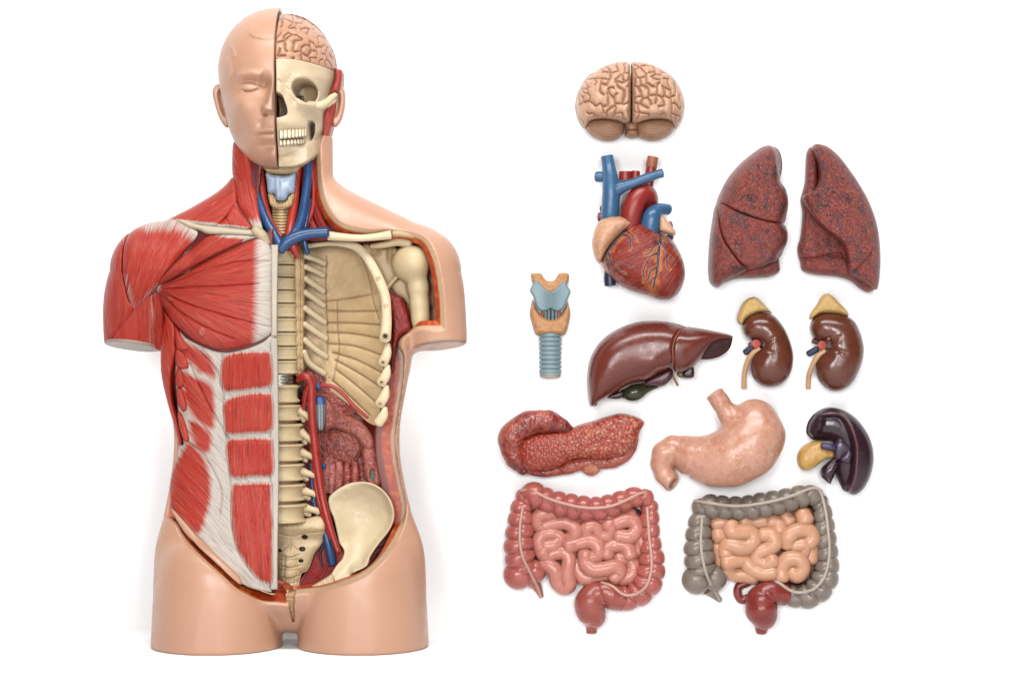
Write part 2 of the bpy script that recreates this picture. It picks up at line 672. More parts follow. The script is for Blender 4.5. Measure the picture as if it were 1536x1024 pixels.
def mottled(stops, scale=60.0, fine=190.0, rough=0.38, bdist=0.0012, vein=None, name='mottled_tissue', spots=None):
    key = (name, str(stops), scale, fine, rough)
    if key in _mats:
        return _mats[key]
    m, nt, b = _new(name)
    co = obj_co(nt)
    n1 = noise(nt, co, scale, 4.0, 0.65)
    vo = N(nt, 'ShaderNodeTexVoronoi', {'Vector': mixrgb(nt, 0.02, co, N(nt, 'ShaderNodeTexNoise', {'Vector': co, 'Scale': fine * .6}).outputs['Color'], 'ADD'), 'Scale': fine}, feature='F1')
    big = noise(nt, co, scale * 0.22, 2.0)
    f = math_(nt, 'ADD', math_(nt, 'MULTIPLY', n1, 0.5), math_(nt, 'MULTIPLY', vo.outputs['Distance'], 0.2))
    f = math_(nt, 'ADD', f, math_(nt, 'MULTIPLY', big, 0.55))
    cc = ramp(nt, f, [(p, lin(c)) for p, c in stops])
    if spots:
        sc, c, lo, hi, amt = spots
        n3 = noise(nt, co, sc, 2.5, 0.7)
        cc = mixrgb(nt, ramp(nt, n3, [(lo, (0,) * 3), (hi, (amt,) * 3)]), cc, lin(c))
    nt.links.new(cc, b.inputs['Base Color'])
    b.inputs['Roughness'].default_value = rough
    bump(nt, b, math_(nt, 'ADD', math_(nt, 'MULTIPLY', vo.outputs['Distance'], -0.8), math_(nt, 'MULTIPLY', n1, 0.6)), bdist)
    _mats[key] = m
    return m


BONE = (226, 205, 166)
bone = lambda: paint(BONE, 0.45, 0.07, 25.0, 140.0, 0.0005, (18.0, 0.18, (205, 176, 130), 0.5))
bonec = lambda: paint(None, 0.45, 0.07, 25.0, 140.0, 0.0005)
# ---------------------------------------------------------------- camera, world, lights, backdrop
cam = bpy.data.cameras.new('camera')
cam.sensor_width = 36.0
cam.lens = 36.0 * FPX / 1536.0
cam.clip_end = 50.0
co_ = bpy.data.objects.new('camera', cam)
COL.objects.link(co_)
co_.location = (0, CAM_Y, CAM_Z)
co_.rotation_euler = (math.pi / 2, 0, 0)
SC.camera = co_
SC.view_settings.view_transform = 'Standard'
SC.view_settings.look = 'None'
SC.view_settings.exposure = 0.0
SC.view_settings.gamma = 1.0
SC.view_settings.use_curve_mapping = False
w_ = bpy.data.worlds.new('World')
SC.world = w_
w_.use_nodes = True
bg = w_.node_tree.nodes['Background']
bg.inputs['Color'].default_value = (0.97, 0.985, 1.0, 1)
bg.inputs['Strength'].default_value = 0.08


def softbox(name, loc, target, sx, sy, power, colr=(1, 1, 1)):
    l = bpy.data.lights.new(name, 'AREA')
    l.shape = 'RECTANGLE'; l.size = sx; l.size_y = sy; l.energy = power; l.color = colr
    o = bpy.data.objects.new(name, l)
    COL.objects.link(o)
    o.location = loc
    from mathutils import Vector
    o.rotation_euler = (Vector(target) - Vector(loc)).to_track_quat('-Z', 'Y').to_euler()
    return o


softbox('overhead_softbox', (0.0, -1.25, 2.5), (0.0, -0.05, 0.10), 2.4, 0.5, 96.0, (1.0, 0.99, 0.97))
softbox('front_softbox_pair', (-0.75, -3.45, 0.95), (-0.1, 0.1, 0.42), 0.7, 1.0, 71.0)
softbox('front_softbox_pair', (0.60, -3.45, 0.95), (0.1, 0.1, 0.42), 0.6, 1.0, 61.0)

# the white seamless sheet: floor under the torso, sweeping up to the upright sheet that carries the organs
def build_backdrop():
    xs = np.unique(np.r_[np.linspace(-3, -0.3, 12), np.linspace(-0.3, 0.3, 61), np.linspace(0.3, 3, 12)])
    ts = np.r_[np.linspace(-2.8, 0, 30)]
    rows = []
    rad = 0.06
    for x in xs:
        zf = -0.10 * float(sstep(-0.125, 0.12, np.array(x)))
        yc, zc = WALL_Y - rad, zf + rad
        pts = [(yc + t, zf) for t in ts]
        pts += [(yc + rad * math.sin(a), zc - rad * math.cos(a)) for a in np.linspace(0, math.pi / 2, 13)[1:]]
        pts += [(WALL_Y, zc + k) for k in np.linspace(0, 2.6, 20)[1:]]
        rows.append([(x, p[0], p[1]) for p in pts])
    A = np.array(rows)
    nx, nt_, _ = A.shape
    V = A.reshape(-1, 3)
    i = np.arange(nx - 1)[:, None] * nt_; j = np.arange(nt_ - 1)[None]
    F = np.stack([i + j, i + nt_ + j, i + nt_ + j + 1, i + j + 1], -1).reshape(-1, 4)
    me = bpy.data.meshes.new('backdrop')
    me.from_pydata(V.tolist(), [], F.tolist())
    me.polygons.foreach_set('use_smooth', [True] * len(F))
    m, nt, b = _new('white_paper')
    co = obj_co(nt)
    nt.links.new(ramp(nt, noise(nt, co, 6.0, 3.0), [(0.3, (0.795, 0.795, 0.80)), (0.7, (0.815, 0.815, 0.82))]), b.inputs['Base Color'])
    b.inputs['Roughness'].default_value = 0.75
    b.inputs['Specular IOR Level'].default_value = 0.2
    me.materials.append(m)
    o = bpy.data.objects.new('backdrop', me)
    COL.objects.link(o)
    o['kind'] = 'structure'
    o['label'] = 'plain white seamless sheet behind and under everything'
    o['category'] = 'backdrop'


build_backdrop()
# ---------------------------------------------------------------- loose organs on the upright sheet
def whole(poly, H, R=None):
    Q = spline(poly, 2.0, True)
    bx = np.meshgrid(np.linspace(Q[:, 0].min(), Q[:, 0].max(), 40), np.linspace(Q[:, 1].min(), Q[:, 1].max(), 40))
    d0 = polyd(Q, *bx)[0]
    Rm = R or float(softd(Q, bx[0], bx[1], d0).max())

    def h(u, v):
        u = np.asarray(u, float); v = np.asarray(v, float)
        d = polyd(Q, u, v)[0]
        return H * dome(softd(Q, u, v, d) * (d > 0), Rm)
    return h


def const(c):
    return lambda *a: np.tile(lin(c), (len(a[0]), 1))


# ---- brain
def build_brain():
    c = crop(840, 80, 6.8286)
    fr = on_wall(20)
    root = thing('brain', 'tan brain model with two wrinkled halves above a pair of striped lobes', 'brain', fr, (945, 208, -18))
    lh = c((703, 100), (640, 88), (560, 95), (470, 125), (380, 170), (290, 235), (220, 320), (175, 420), (155, 520), (158, 600), (180, 680), (212, 740),
           (245, 772), (275, 745), (310, 705), (400, 686), (500, 690), (590, 708), (640, 728), (690, 722), (704, 680), (706, 400), (706, 200))
    allp = c((716, 92), (560, 93), (380, 168), (220, 320), (155, 520), (175, 690), (260, 800), (400, 890), (540, 900), (716, 900),
             (890, 900), (1030, 890), (1170, 800), (1258, 690), (1280, 520), (1212, 320), (1052, 168), (872, 93))
    hw = whole(allp, 56)
    mat = paint(None, 0.40, 0.08, 40, 150, 0.0003)
    xm = 840 + 716 / 6.8286
    mir = lambda p: np.stack([2 * xm - p[:, 0], p[:, 1]], 1)[::-1]
    tan, wash_shade = lin((216, 168, 136)), lin((150, 92, 62))  # second tone: brown groove wash, darkened to make up for faint shading
    for k, poly in enumerate((lh, mir(lh))):
        def field(u, v):
            x = np.clip((u - xm) / 86, -.99, .99); y = np.clip((v - 150) / 75, -.99, .99)
            return folds(86 * np.arcsin(x) + 300 * k, 75 * np.arcsin(y), 12.0, 3, 0.40)

        def front(u, v, d, ds):
            di = field(u, v)
            g = 2.2 * np.exp(-(di / 1.3) ** 2) - 4.2 * np.sqrt(np.clip(di / 7, 0, 1))
            g = g * sstep(0, 5, d)
            return np.maximum(hw(u, v), 4) - 4 - eround(d, 9) * 0.9 - g + 3 * sstep(0, 6, d)

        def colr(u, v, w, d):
            return mixc(tan, wash_shade, np.exp(-(field(u, v) / 1.1) ** 2) * 0.85 * sstep(0, 3, d))
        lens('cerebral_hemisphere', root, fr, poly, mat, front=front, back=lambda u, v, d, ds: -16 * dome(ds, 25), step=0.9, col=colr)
    cb = c((262, 745), (300, 690), (420, 668), (540, 680), (640, 715), (655, 790), (640, 840), (580, 882), (490, 898), (400, 884), (320, 846), (276, 800))
    for k, poly in enumerate((cb, mir(cb))):
        ctr = c((520, 700))[0] if k == 0 else mir(c((520, 700)))[0]

        def stripes(u, v):
            a = np.arctan2(v - ctr[1] + 12, u - ctr[0])
            r = np.hypot(u - ctr[0], v - ctr[1] + 12)
            return np.sin(r * 2.0 + 3.0 * fbm(a * 3, r / 14, 8) + 1.6 * np.sin(a * 3))
        lens('cerebellum', root, fr, poly, mat, front=lambda u, v, d, ds: 27 * dome(ds, 17) + 0.5 * stripes(u, v) * sstep(0, 4, d),
             back=lambda u, v, d, ds: -18 * dome(ds, 17), step=0.8,
             col=lambda u, v, w, d: mixc(lin((190, 142, 108)), lin((138, 90, 60)), 0.45 * sstep(0.1, 1.0, -stripes(u, v))))
    st = c((664, 700), (800, 700), (802, 780), (803, 840), (780, 866), (720, 870), (680, 864), (662, 835), (668, 790))
    o, _ = lens('brain_stem', root, fr, st, mat, front=lambda u, v, d, ds: 16 * dome(ds, 9) + 7 * sstep(c((0, 790))[0, 1] - 1, c((0, 815))[0, 1], v) * dome(d, 5),
                B=14, step=0.8, col=const((178, 126, 94)))


# ---- heart
def build_heart():
    c = crop(870, 220, 4.2667)
    fr = on_wall(30)
    root = thing('heart', 'red heart model with blue and red vessels and a branching vein net', 'heart', fr, (950, 448, -28))
    body = c((300, 520), (340, 492), (420, 490), (480, 520), (530, 560), (590, 600), (640, 680), (668, 760), (672, 830), (652, 900), (612, 955), (560, 977),
             (490, 972), (440, 952), (360, 930), (280, 900), (215, 855), (165, 800), (140, 750), (150, 690), (200, 610), (250, 555))
    veins = [
        [(500, 545, 9), (505, 590, 11), (495, 640, 11), (488, 720, 10), (482, 800, 8), (466, 860, 7), (463, 905, 5)],
        [(500, 620, 7), (460, 640, 6), (440, 680, 5), (400, 700, 4)],
        [(488, 690, 7), (450, 700, 6), (420, 740, 5), (395, 800, 5), (400, 845, 4)],
        [(484, 770, 7), (440, 800, 6), (425, 850, 5), (400, 870, 4)],
        [(480, 830, 6), (450, 850, 5), (440, 890, 4)],
        [(505, 610, 7), (530, 660, 6), (545, 700, 5), (540, 760, 5), (560, 790, 4)],
        [(530, 600, 6), (580, 640, 5), (610, 690, 4)], [(545, 700, 5), (580, 720, 4), (600, 760, 4)],
        [(320, 490, 8), (290, 540, 8), (240, 600, 8), (195, 650, 8), (172, 690, 8), (168, 740, 7), (180, 790, 6)],
        [(262, 570, 7), (300, 580, 6), (315, 640, 5), (310, 670, 4)], [(290, 540, 6), (330, 580, 5), (350, 610, 4)],
        [(180, 690, 7), (200, 735, 6), (250, 750, 5), (310, 770, 4), (340, 790, 4)],
        [(172, 720, 6), (190, 780, 5), (230, 830, 5), (270, 850, 4)], [(200, 735, 5), (240, 790, 5), (290, 820, 4)],
        [(440, 620, 4), (470, 560, 5), (495, 560, 6)], [(240, 600, 5), (215, 640, 4), (205, 680, 4)],
    ]
    V2 = [np.array([(870 + x / 4.2667, 220 + y / 4.2667, r / 4.2667) for x, y, r in l]) for l in veins]
    VS = [spline(l, 1.5) for l in V2]
    groove = spline(c((330, 480), (290, 540), (215, 610), (165, 690), (150, 760)), 2)
    sept = spline(c((420, 495), (500, 555), (495, 640), (488, 720), (470, 830), (455, 960)), 2)
    ap = np.array(c((600, 930))[0])

    def vd(u, v):
        d = np.full(len(u), 99.0)
        for l in VS:
            d = np.minimum(d, lined(l, u, v)[0])
        return d

    def attrs(u, v, w, d):
        m = vd(u, v)
        dg = lined(groove, u, v)[0]; dsx, ts = lined(sept, u, v)
        n = fbm(u / 9, v / 9, 5)
        fat = np.maximum.reduce([0.9 - m / 4.5, 1.15 - dg / 9.0, 0.95 - dsx / (6.0 + 8 * ts), sstep(405, 396, -u + 1346) * 0.0])
        fat = np.clip(fat + (n - .5) * 1.1, 0, 1)
        left = (u - 945 - (v - 370) * 0.05) < 36
        th = np.arctan2(v - (ap[1] + 40), u - (ap[0] + 30))
        # fibres sweep obliquely round each ventricle
        ac = np.where(dsx * 0 + (u < np.interp(v, sept[:, 1], sept[:, 0])), (u - 900) * 0.45 + (v - 380) * 0.9, (u - 1000) * 0.8 + (v - 380) * 0.55)
        al = np.where(u < np.interp(v, sept[:, 1], sept[:, 0]), (u - 900) * 0.9 - (v - 380) * 0.45, (u - 1000) * -0.5 + (v - 380) * 0.8)
        return {'fuv': np.stack([ac, al, 0 * u], 1), 'ten': fat}
    mus = fibre((150, 50, 40), (88, 24, 22), (214, 128, 104), (214, 132, 72), 0.30, 0.30, 0.0034, (184, 96, 48), 0.45)
    _, hb = lens('heart_body', root, fr, body, mus, H=46, B=26, step=1.0, attrs=attrs,
                 front=lambda u, v, d, ds: 46 * dome(ds, 32) - 3.0 * np.exp(-(lined(sept, u, v)[0] / 5) ** 2) * sstep(0, 8, d))
    vm = paint((52, 66, 98), 0.3, 0.06)
    for l in V2:
        Q = spline(l, 1.5)
        h = hb(Q[:, 0], Q[:, 1])
        tube('coronary_vein', root, fr, np.c_[Q[:, 0], Q[:, 1], h + Q[:, 2] * 0.1, Q[:, 2] * 0.78], vm, n=8, step=1.5)
    blue = paint((58, 104, 146), 0.34, 0.06)
    dblue = paint((34, 52, 84), 0.34, 0.06)
    red = paint((158, 46, 40), 0.34, 0.07)
    dred = paint((140, 58, 48), 0.4, 0.06)
    K = 4.2667

    def T(name, pts, mat, cap=0.35, **k):
        P = np.array([(870 + x / K, 220 + y / K, w, r / K) for x, y, w, r in pts])
        return tube(name, root, fr, P, mat, cap=cap, n=24, step=1.2, **k)
    # superior vena cava with its two branches
    cava = T('vena_cava', [(172, 66, 6, 40), (180, 120, 8, 42), (190, 190, 12, 48), (195, 260, 14, 55), (195, 340, 14, 57), (188, 440, 12, 58), (185, 490, 8, 56)], blue, 0.05)
    T('vessel_end', [(172, 66, 6, 35), (171, 60, 6, 35)], paint((176, 92, 72), 0.5), 0.05)
    T('brachiocephalic_vein', [(205, 300, 12, 52), (250, 268, 17, 44), (330, 242, 22, 31), (420, 208, 22, 29), (500, 182, 20, 28), (520, 177, 20, 29)], blue, 0.4)
    T('brachiocephalic_vein', [(190, 196, 4, 34), (140, 194, 2, 34), (105, 193, 0, 34)], blue, 0.35)
    aorta = T('aorta', [(320, 520, 10, 62), (325, 440, 14, 66), (350, 360, 14, 68), (395, 305, 10, 66), (430, 320, 0, 66), (440, 370, -10, 62), (440, 440, -16, 52)], red, 0.3)
    T('aortic_branch', [(290, 262, 2, 43), (290, 210, 0, 43), (290, 160, 0, 42)], red, 0.08)
    T('aortic_branch', [(352, 262, 0, 29), (355, 200, -2, 29), (357, 156, -2, 28)], red, 0.08)
    T('aortic_branch', [(436, 270, 0, 30), (444, 210, 0, 32), (454, 150, 0, 34), (458, 128, 0, 34)], red, 0.05)
    T('aortic_branch', [(456, 132, 0, 36), (462, 95, 0, 36), (467, 66, 0, 35)], paint((170, 98, 66), 0.5), 0.08)
    T('pulmonary_artery', [(440, 560, 14, 62), (448, 500, 16, 62), (460, 445, 16, 56), (495, 410, 10, 44), (540, 400, 4, 36), (562, 402, 0, 36)], blue, 0.35)
    T('pulmonary_branch', [(520, 400, -8, 26), (545, 388, -8, 22)], dblue, 0.3)
    pe = paint((222, 172, 138), 0.42, 0.08)
    lens('left_auricle'.replace('left_', ''), root, fr, c((505, 452), (530, 450), (560, 480), (590, 520), (608, 548), (600, 572), (565, 566), (530, 556), (502, 540), (498, 490)), pe, H=14, B=6, step=1.0, w0=12)
    T('pulmonary_vein', [(560, 505, 0, 22), (585, 500, 0, 24)], red, 0.4)
    T('pulmonary_vein', [(590, 560, 8, 13), (600, 553, 9, 13)], dred, 0.4)
    T('pulmonary_vein', [(150, 450, -4, 30), (122, 450, -4, 30)], red, 0.4)
    T('pulmonary_branch', [(160, 398, -6, 22), (135, 398, -6, 22)], dblue, 0.4)
    T('pulmonary_vein', [(565, 580, -10, 30), (585, 592, -10, 28)], dblue, 0.4)
    T('lower_vena_cava'.replace('lower_', ''), [(200, 780, -8, 40), (192, 840, -8, 38), (196, 888, -8, 37)], dblue, 0.1)
    atr = c((128, 472), (170, 452), (240, 445), (290, 460), (326, 490), (312, 516), (270, 552), (230, 592), (190, 637), (162, 682), (140, 730), (122, 748), (95, 712), (77, 640), (80, 580), (100, 512))
    lens('atrium', root, fr, atr, paint(None, 0.42, 0.06), step=1.0,
         front=lambda u, v, d, ds: 14 * sstep(0, 2, d) + 26 * dome(ds, 22) + 0.9 * (worley(u / 7, v / 7, 3)[1] - .5) + 1.2 * np.sin(u * 0.5 + v * 0.45) * sstep(8, 0, d),
         back=lambda u, v, d, ds: -14 * dome(ds, 20), col=lambda u, v, w, d: mixc(lin((220, 168, 132)), lin((196, 132, 96)), sstep(0.25, 0.0, worley(u / 8, v / 8, 3)[1] - worley(u / 8, v / 8, 3)[0]) * 0.5))


# ---- lungs
def build_lungs():
    c = crop(1050, 205, 4.1786)
    tis = mottled([(0.47, (50, 28, 34)), (0.54, (84, 38, 38)), (0.60, (120, 44, 38)), (0.65, (164, 54, 36)), (0.70, (118, 50, 46)), (0.76, (78, 42, 48))],
                  85, 330, 0.30, 0.0016, name='lung_tissue', spots=(230.0, (196, 94, 70), 0.53, 0.66, 0.55))
    fr = on_wall(22)
    g = 'pair of lungs'
    # ---- picture-left lung
    A = c((440, 55), (490, 75), (512, 130), (515, 200), (502, 265), (508, 292), (535, 330), (552, 400), (546, 470), (522, 548), (545, 590), (548, 650), (530, 700), (488, 765),
          (498, 800), (495, 850), (440, 877), (350, 885), (230, 890), (150, 915), (110, 945), (65, 922), (50, 850), (55, 700), (70, 560), (95, 440), (130, 340), (180, 250), (260, 160), (350, 88), (400, 60))
    r1 = thing('lung', 'mottled dark red lung with three lobes, cut by a long crosswise fissure', 'lung', fr, (1118, 430, -20), g)
    hA = whole(A, 46, 26)
    bk = lambda u, v, d, ds: -20 * dome(ds, 18)
    flat = c((440, 66), (485, 80), (505, 130), (508, 200), (498, 262), (470, 250), (455, 200), (440, 140), (430, 90))
    basal = c((110, 900), (240, 800), (400, 780), (480, 740), (498, 800), (495, 850), (440, 877), (350, 885), (230, 890), (150, 915))
    lens('lung_base', r1, fr, basal, tis, front=lambda u, v, d, ds: np.minimum(24 * dome(ds, 10), 24), B=18, step=1.1)
    up = c((440, 57), (488, 77), (511, 130), (514, 200), (501, 270), (507, 292), (535, 330), (552, 400), (546, 470), (522, 547), (450, 545), (380, 533), (300, 508), (210, 473), (165, 450),
           (140, 432), (102, 420), (130, 340), (180, 250), (260, 160), (350, 88), (400, 60))
    md = c((165, 452), (210, 477), (300, 512), (380, 537), (450, 549), (522, 551), (545, 590), (548, 650), (530, 700), (488, 768), (400, 806), (330, 833), (287, 832), (240, 800), (190, 740), (140, 660), (115, 590), (96, 432), (130, 430))
    lo = c((96, 436), (112, 590), (136, 662), (187, 742), (237, 803), (283, 836), (250, 860), (190, 885), (150, 915), (110, 945), (65, 922), (50, 850), (55, 700), (70, 560))

    def lobe(root, name, poly, hw, extra=0, r=4.0, er=None):
        def front(u, v, d, ds):
            n = 1.3 * (fbm(u / 16, v / 16, 2) - .5)
            lip = extra * dome(d, 4) if extra else 0
            return hw(u, v) + lip - eround(d, r) * sstep(0.3, 3.0, hw(u, v)) + n * sstep(0, 5, d) - (er(u, v, d) if er else 0)
        lens(name, root, fr, poly, tis, front=front, back=bk, step=1.1)
    crest = spline(c((430, 60), (447, 130), (458, 210), (478, 262), (505, 292)), 2)

    def side(u, v, d):
        dl, t = lined(crest, u, v)
        xs = np.interp(v, crest[:, 1], crest[:, 0])
        inside = (u > xs) & (v < crest[-1, 1])
        return np.where(inside, np.minimum(dl * 1.5, 14), 0)
    lobe(r1, 'upper_lobe', up, hA, 0, 4, side)
    lobe(r1, 'middle_lobe', md, hA, 0, 4)
    lobe(r1, 'lower_lobe', lo, hA, 2, 3)
    # ---- picture-right lung
    B = c((720, 50), (790, 70), (860, 130), (930, 220), (990, 310), (1040, 400), (1080, 500), (1105, 600), (1116, 720), (1116, 830), (1100, 950), (1060, 978), (1000, 955), (940, 905),
          (850, 878), (720, 866), (640, 842), (626, 790), (612, 740), (610, 690), (625, 640), (635, 560), (640, 480), (628, 400), (640, 350), (655, 290), (660, 200), (665, 110), (690, 65))
    r2 = thing('lung', 'mottled dark red lung with a deep notch in its inner edge', 'lung', fr, (1258, 432, -20), g)
    hB = whole(B, 48, 27)
    inner = c((690, 66), (720, 110), (735, 200), (735, 300), (730, 420), (800, 560), (900, 640), (960, 760), (1000, 860), (1095, 900), (1097, 950), (1060, 976), (1000, 953), (940, 904),
              (850, 877), (720, 865), (640, 841), (627, 790), (612, 740), (610, 690), (625, 640), (635, 560), (640, 480), (628, 400), (640, 350), (655, 290), (660, 200), (665, 110))
    crs = spline(c((630, 770), (700, 770), (790, 750), (880, 745), (930, 800)), 2)
    lens('lower_lobe', r2, fr, inner, tis, step=1.1, back=bk,
         front=lambda u, v, d, ds: 19 * dome(ds, 12) - 5 * np.exp(-(lined(crs, u, v)[0] / 3.5) ** 2) * sstep(0, 5, d) + 1.2 * (fbm(u / 12, v / 12, 7) - .5))
    fr_l = c((720, 51), (790, 71), (860, 130), (930, 220), (990, 310), (1040, 400), (1080, 500), (1105, 600), (1116, 720), (1116, 830), (1106, 930), (1088, 960), (1000, 905), (940, 872),
             (915, 850), (905, 780), (890, 710), (850, 652), (760, 583), (700, 522), (652, 440), (636, 378), (690, 350), (718, 320), (735, 260), (728, 180), (705, 120), (690, 80))
    fis = spline(c((928, 862), (980, 815), (1045, 738)), 2)
    lobe(r2, 'upper_lobe', fr_l, lambda u, v: hB(u, v) * 0.6 + 21, 0, 6,
         lambda u, v, d: 2.5 * np.exp(-(lined(fis, u, v)[0] / 1.6) ** 2) + 22 * sstep(9, 0, polyd(spline(B, 2, True), u, v)[0]) * 0)


# ---- larynx
def build_larynx():
    c = crop(780, 400, 5.689)
    fr = on_wall(10)
    root = thing('larynx', 'small larynx model with blue-grey shield plate on a ringed windpipe', 'larynx', fr, (824, 564, -9))
    tan = paint((216, 160, 108), 0.5, 0.16, 160, 420, 0.0012, (120.0, 0.2, (186, 116, 66), 0.6))
    blue = paint((132, 158, 166), 0.42, 0.06)
    lens('hyoid_bone', root, fr, c((92, 60), (130, 53), (180, 56), (200, 88), (230, 117), (262, 122), (290, 117), (312, 88), (332, 55), (380, 52), (415, 57), (421, 90), (412, 140), (390, 165), (340, 205), (262, 240), (180, 205), (130, 160), (103, 132)),
         tan, front=lambda u, v, d, ds: 11 * dome(d, 6) + 1.0 * fbm(u / 3, v / 3, 1), B=9, step=0.7)
    lens('cricoid_cartilage', root, fr, c((106, 280), (130, 340), (152, 378), (192, 420), (262, 452), (330, 428), (372, 375), (396, 330), (402, 285), (416, 330), (431, 400), (418, 480), (390, 572), (345, 582), (262, 583), (165, 580), (130, 576), (100, 480), (82, 402), (96, 330)),
         tan, front=lambda u, v, d, ds: 15 * dome(d, 7) + 1.2 * fbm(u / 3, v / 3, 2), B=9, step=0.7)
    xm = 780 + 262 / 5.689

    def shield(u, v, d, ds):
        return 13 + 8 * np.exp(-np.abs(u - xm) / 9) * sstep(0, 4, d + 1) - eround(d, 3)
    lens('thyroid_cartilage', root, fr, c((262, 214), (310, 182), (368, 127), (392, 128), (408, 172), (430, 212), (416, 258), (396, 300), (370, 358), (322, 384), (284, 374), (262, 360), (236, 374), (192, 383), (150, 358), (126, 300), (110, 250), (84, 208), (100, 165), (124, 126), (152, 128), (214, 186)),
         blue, front=shield, back=lambda u, v, d, ds: 0 * u + 5, step=0.7)
    for x in (192, 218, 246, 278, 308, 332):
        P = np.array([(780 + x / 5.689, 400 + y / 5.689, 4.0) for y in (330, 380, 440, 470)])
        tube('vocal_ligament', root, fr, P, blue if 200 < x < 320 else paint((190, 110, 84), 0.5), r=2.4, n=8)
    # ringed windpipe
    P = np.array([(780 + 258 / 5.689, 400 + y / 5.689, 1.0) for y in np.linspace(560, 925, 30)])
    Q = spline(P, 0.45)
    y0 = Q[0, 1]
    per = 6.82
    rf = lambda s, t: 1.0 - 0.10 * (np.abs(np.sin(np.pi * (s - 0.6) / per)) < 0.28) - 0.05 * (1 - np.abs(np.sin(np.pi * (s - 0.6) / per)))
    V, F, s, th = sweep(Q[:, :3], 16.8, 32, 0.02, 0.75, rf)
    emit('windpipe', root, fr, V, F, blue)
    P = np.array([(780 + 258 / 5.689, 400 + y / 5.689, 1.0) for y in (905, 925, 938)])
    tube('windpipe_end', root, fr, P, paint((200, 180, 160), 0.5), r=15.6, n=32, cap=0.15, flat=0.75)


# ---- liver
def build_liver():
    c = crop(870, 470, 6.4)
    fr = on_wall(24)
    root = thing('liver', 'glossy brown liver with a small green gallbladder under it', 'liver', fr, (960, 600, -20))
    mat = paint((120, 52, 40), 0.27, 0.10, 22, 90, 0.0003, (30.0, 0.25, (100, 38, 28), 0.5))
    R_ = c((1010, 128), (930, 100), (830, 78), (700, 70), (570, 78), (440, 115), (330, 165), (240, 225), (160, 310), (100, 420), (72, 540), (65, 650), (75, 780), (92, 882), (128, 890), (158, 882), (176, 850),
           (215, 826), (270, 800), (340, 770), (400, 720), (450, 690), (520, 667), (620, 650), (700, 612), (770, 572), (838, 520), (870, 440), (868, 330), (886, 250), (920, 190), (960, 150))
    L_ = c((1010, 130), (962, 152), (922, 200), (892, 270), (880, 350), (882, 450), (892, 520), (912, 560), (950, 570), (1010, 558), (1080, 520), (1140, 460), (1190, 400), (1260, 310), (1340, 262), (1440, 242), (1462, 238), (1445, 205), (1350, 180), (1200, 150), (1090, 133))
    al = c((1010, 128), (830, 78), (700, 70), (570, 78), (440, 115), (330, 165), (240, 225), (160, 310), (100, 420), (72, 540), (65, 650), (75, 780), (92, 882), (128, 890), (176, 850),
           (270, 800), (400, 720), (520, 667), (620, 650), (700, 612), (800, 560), (950, 570), (1010, 558), (1080, 520), (1140, 460), (1190, 400), (1260, 310), (1340, 262), (1462, 238), (1445, 205), (1350, 180), (1200, 150), (1090, 133))
    hw = whole(al, 44, 36)
    bump_ = lambda u, v: 5 * np.exp(-(((u - 978) / 18) ** 2 + ((v - 546) / 14) ** 2))
    fr1 = lambda u, v, d, ds: hw(u, v) + bump_(u, v) - eround(d, 5) * sstep(1, 6, hw(u, v))
    _, hR = lens('right_lobe'.replace('right_', 'large_'), root, fr, R_, mat, front=fr1, back=lambda u, v, d, ds: -12 * dome(ds, 20), step=1.0)
    _, hL = lens('small_lobe', root, fr, L_, mat, front=lambda u, v, d, ds: hw(u, v) * 0.9 + 4 * np.exp(-(((u - 1022) / 14) ** 2 + ((v - 548) / 14) ** 2)) - eround(d, 4) * sstep(1, 6, hw(u, v)),
                 back=lambda u, v, d, ds: -10 * dome(ds, 14), step=1.0)
    under = paint((70, 30, 28), 0.6, 0.10, spec=0.2)
    lens('lobe_underside', root, fr, c((1462, 215), (1464, 245), (1440, 330), (1380, 390), (1290, 430), (1170, 440), (1150, 420), (1200, 330), (1300, 250), (1400, 220)), under,
         front=lambda u, v, d, ds: 2 * dome(ds, 5), B=16, step=1.0)
    P = spline(c((1012, 128), (955, 158), (908, 220), (880, 290), (873, 360), (878, 440), (872, 530)), 1.2)
    tube('ligament', root, fr, np.c_[P, np.maximum(hR(P[:, 0], P[:, 1]), hL(P[:, 0], P[:, 1])) - 0.3], paint((176, 108, 82), 0.45), r=0.95, n=8)
    K = 6.4
    pt = lambda *a: np.array([(870 + x / K, 470 + y / K, w, r / K) for x, y, w, r in a])
    tube('gallbladder', root, fr, pt((425, 770, -6, 46), (480, 768, -4, 72), (540, 755, -4, 80), (610, 725, -4, 62), (680, 712, -4, 30), (745, 702, -6, 14)), paint((62, 66, 34), 0.25, 0.15, 40, 90, 0.0002, (40.0, .2, (40, 36, 18), .6)), n=24, cap=0.9)
    tube('bile_duct', root, fr, pt((855, 530, 4, 12), (890, 605, 4, 13), (938, 692, 2, 13)), paint((170, 128, 84), 0.3), n=12, cap=0.2)
    mar = paint((86, 36, 40), 0.32, 0.10)
    lens('caudate_lobe', root, fr, c((600, 690), (660, 620), (770, 560), (870, 520), (895, 595), (845, 668), (780, 700), (700, 690)), mar, H=12, B=14, step=1.0)
    lens('caudate_lobe', root, fr, c((985, 560), (1080, 500), (1097, 602), (1045, 620), (995, 612)), paint((52, 18, 18), 0.35), H=8, B=14, step=1.0)
    lens('bile_duct', root, fr, c((928, 570), (985, 560), (992, 612), (950, 612)), paint((112, 98, 62), 0.4), H=6, B=8, step=1.0)
    lens('caudate_lobe', root, fr, c((255, 800), (340, 760), (420, 740), (400, 805), (330, 818)), paint((66, 24, 22), 0.35), H=6, B=14, step=1.0)


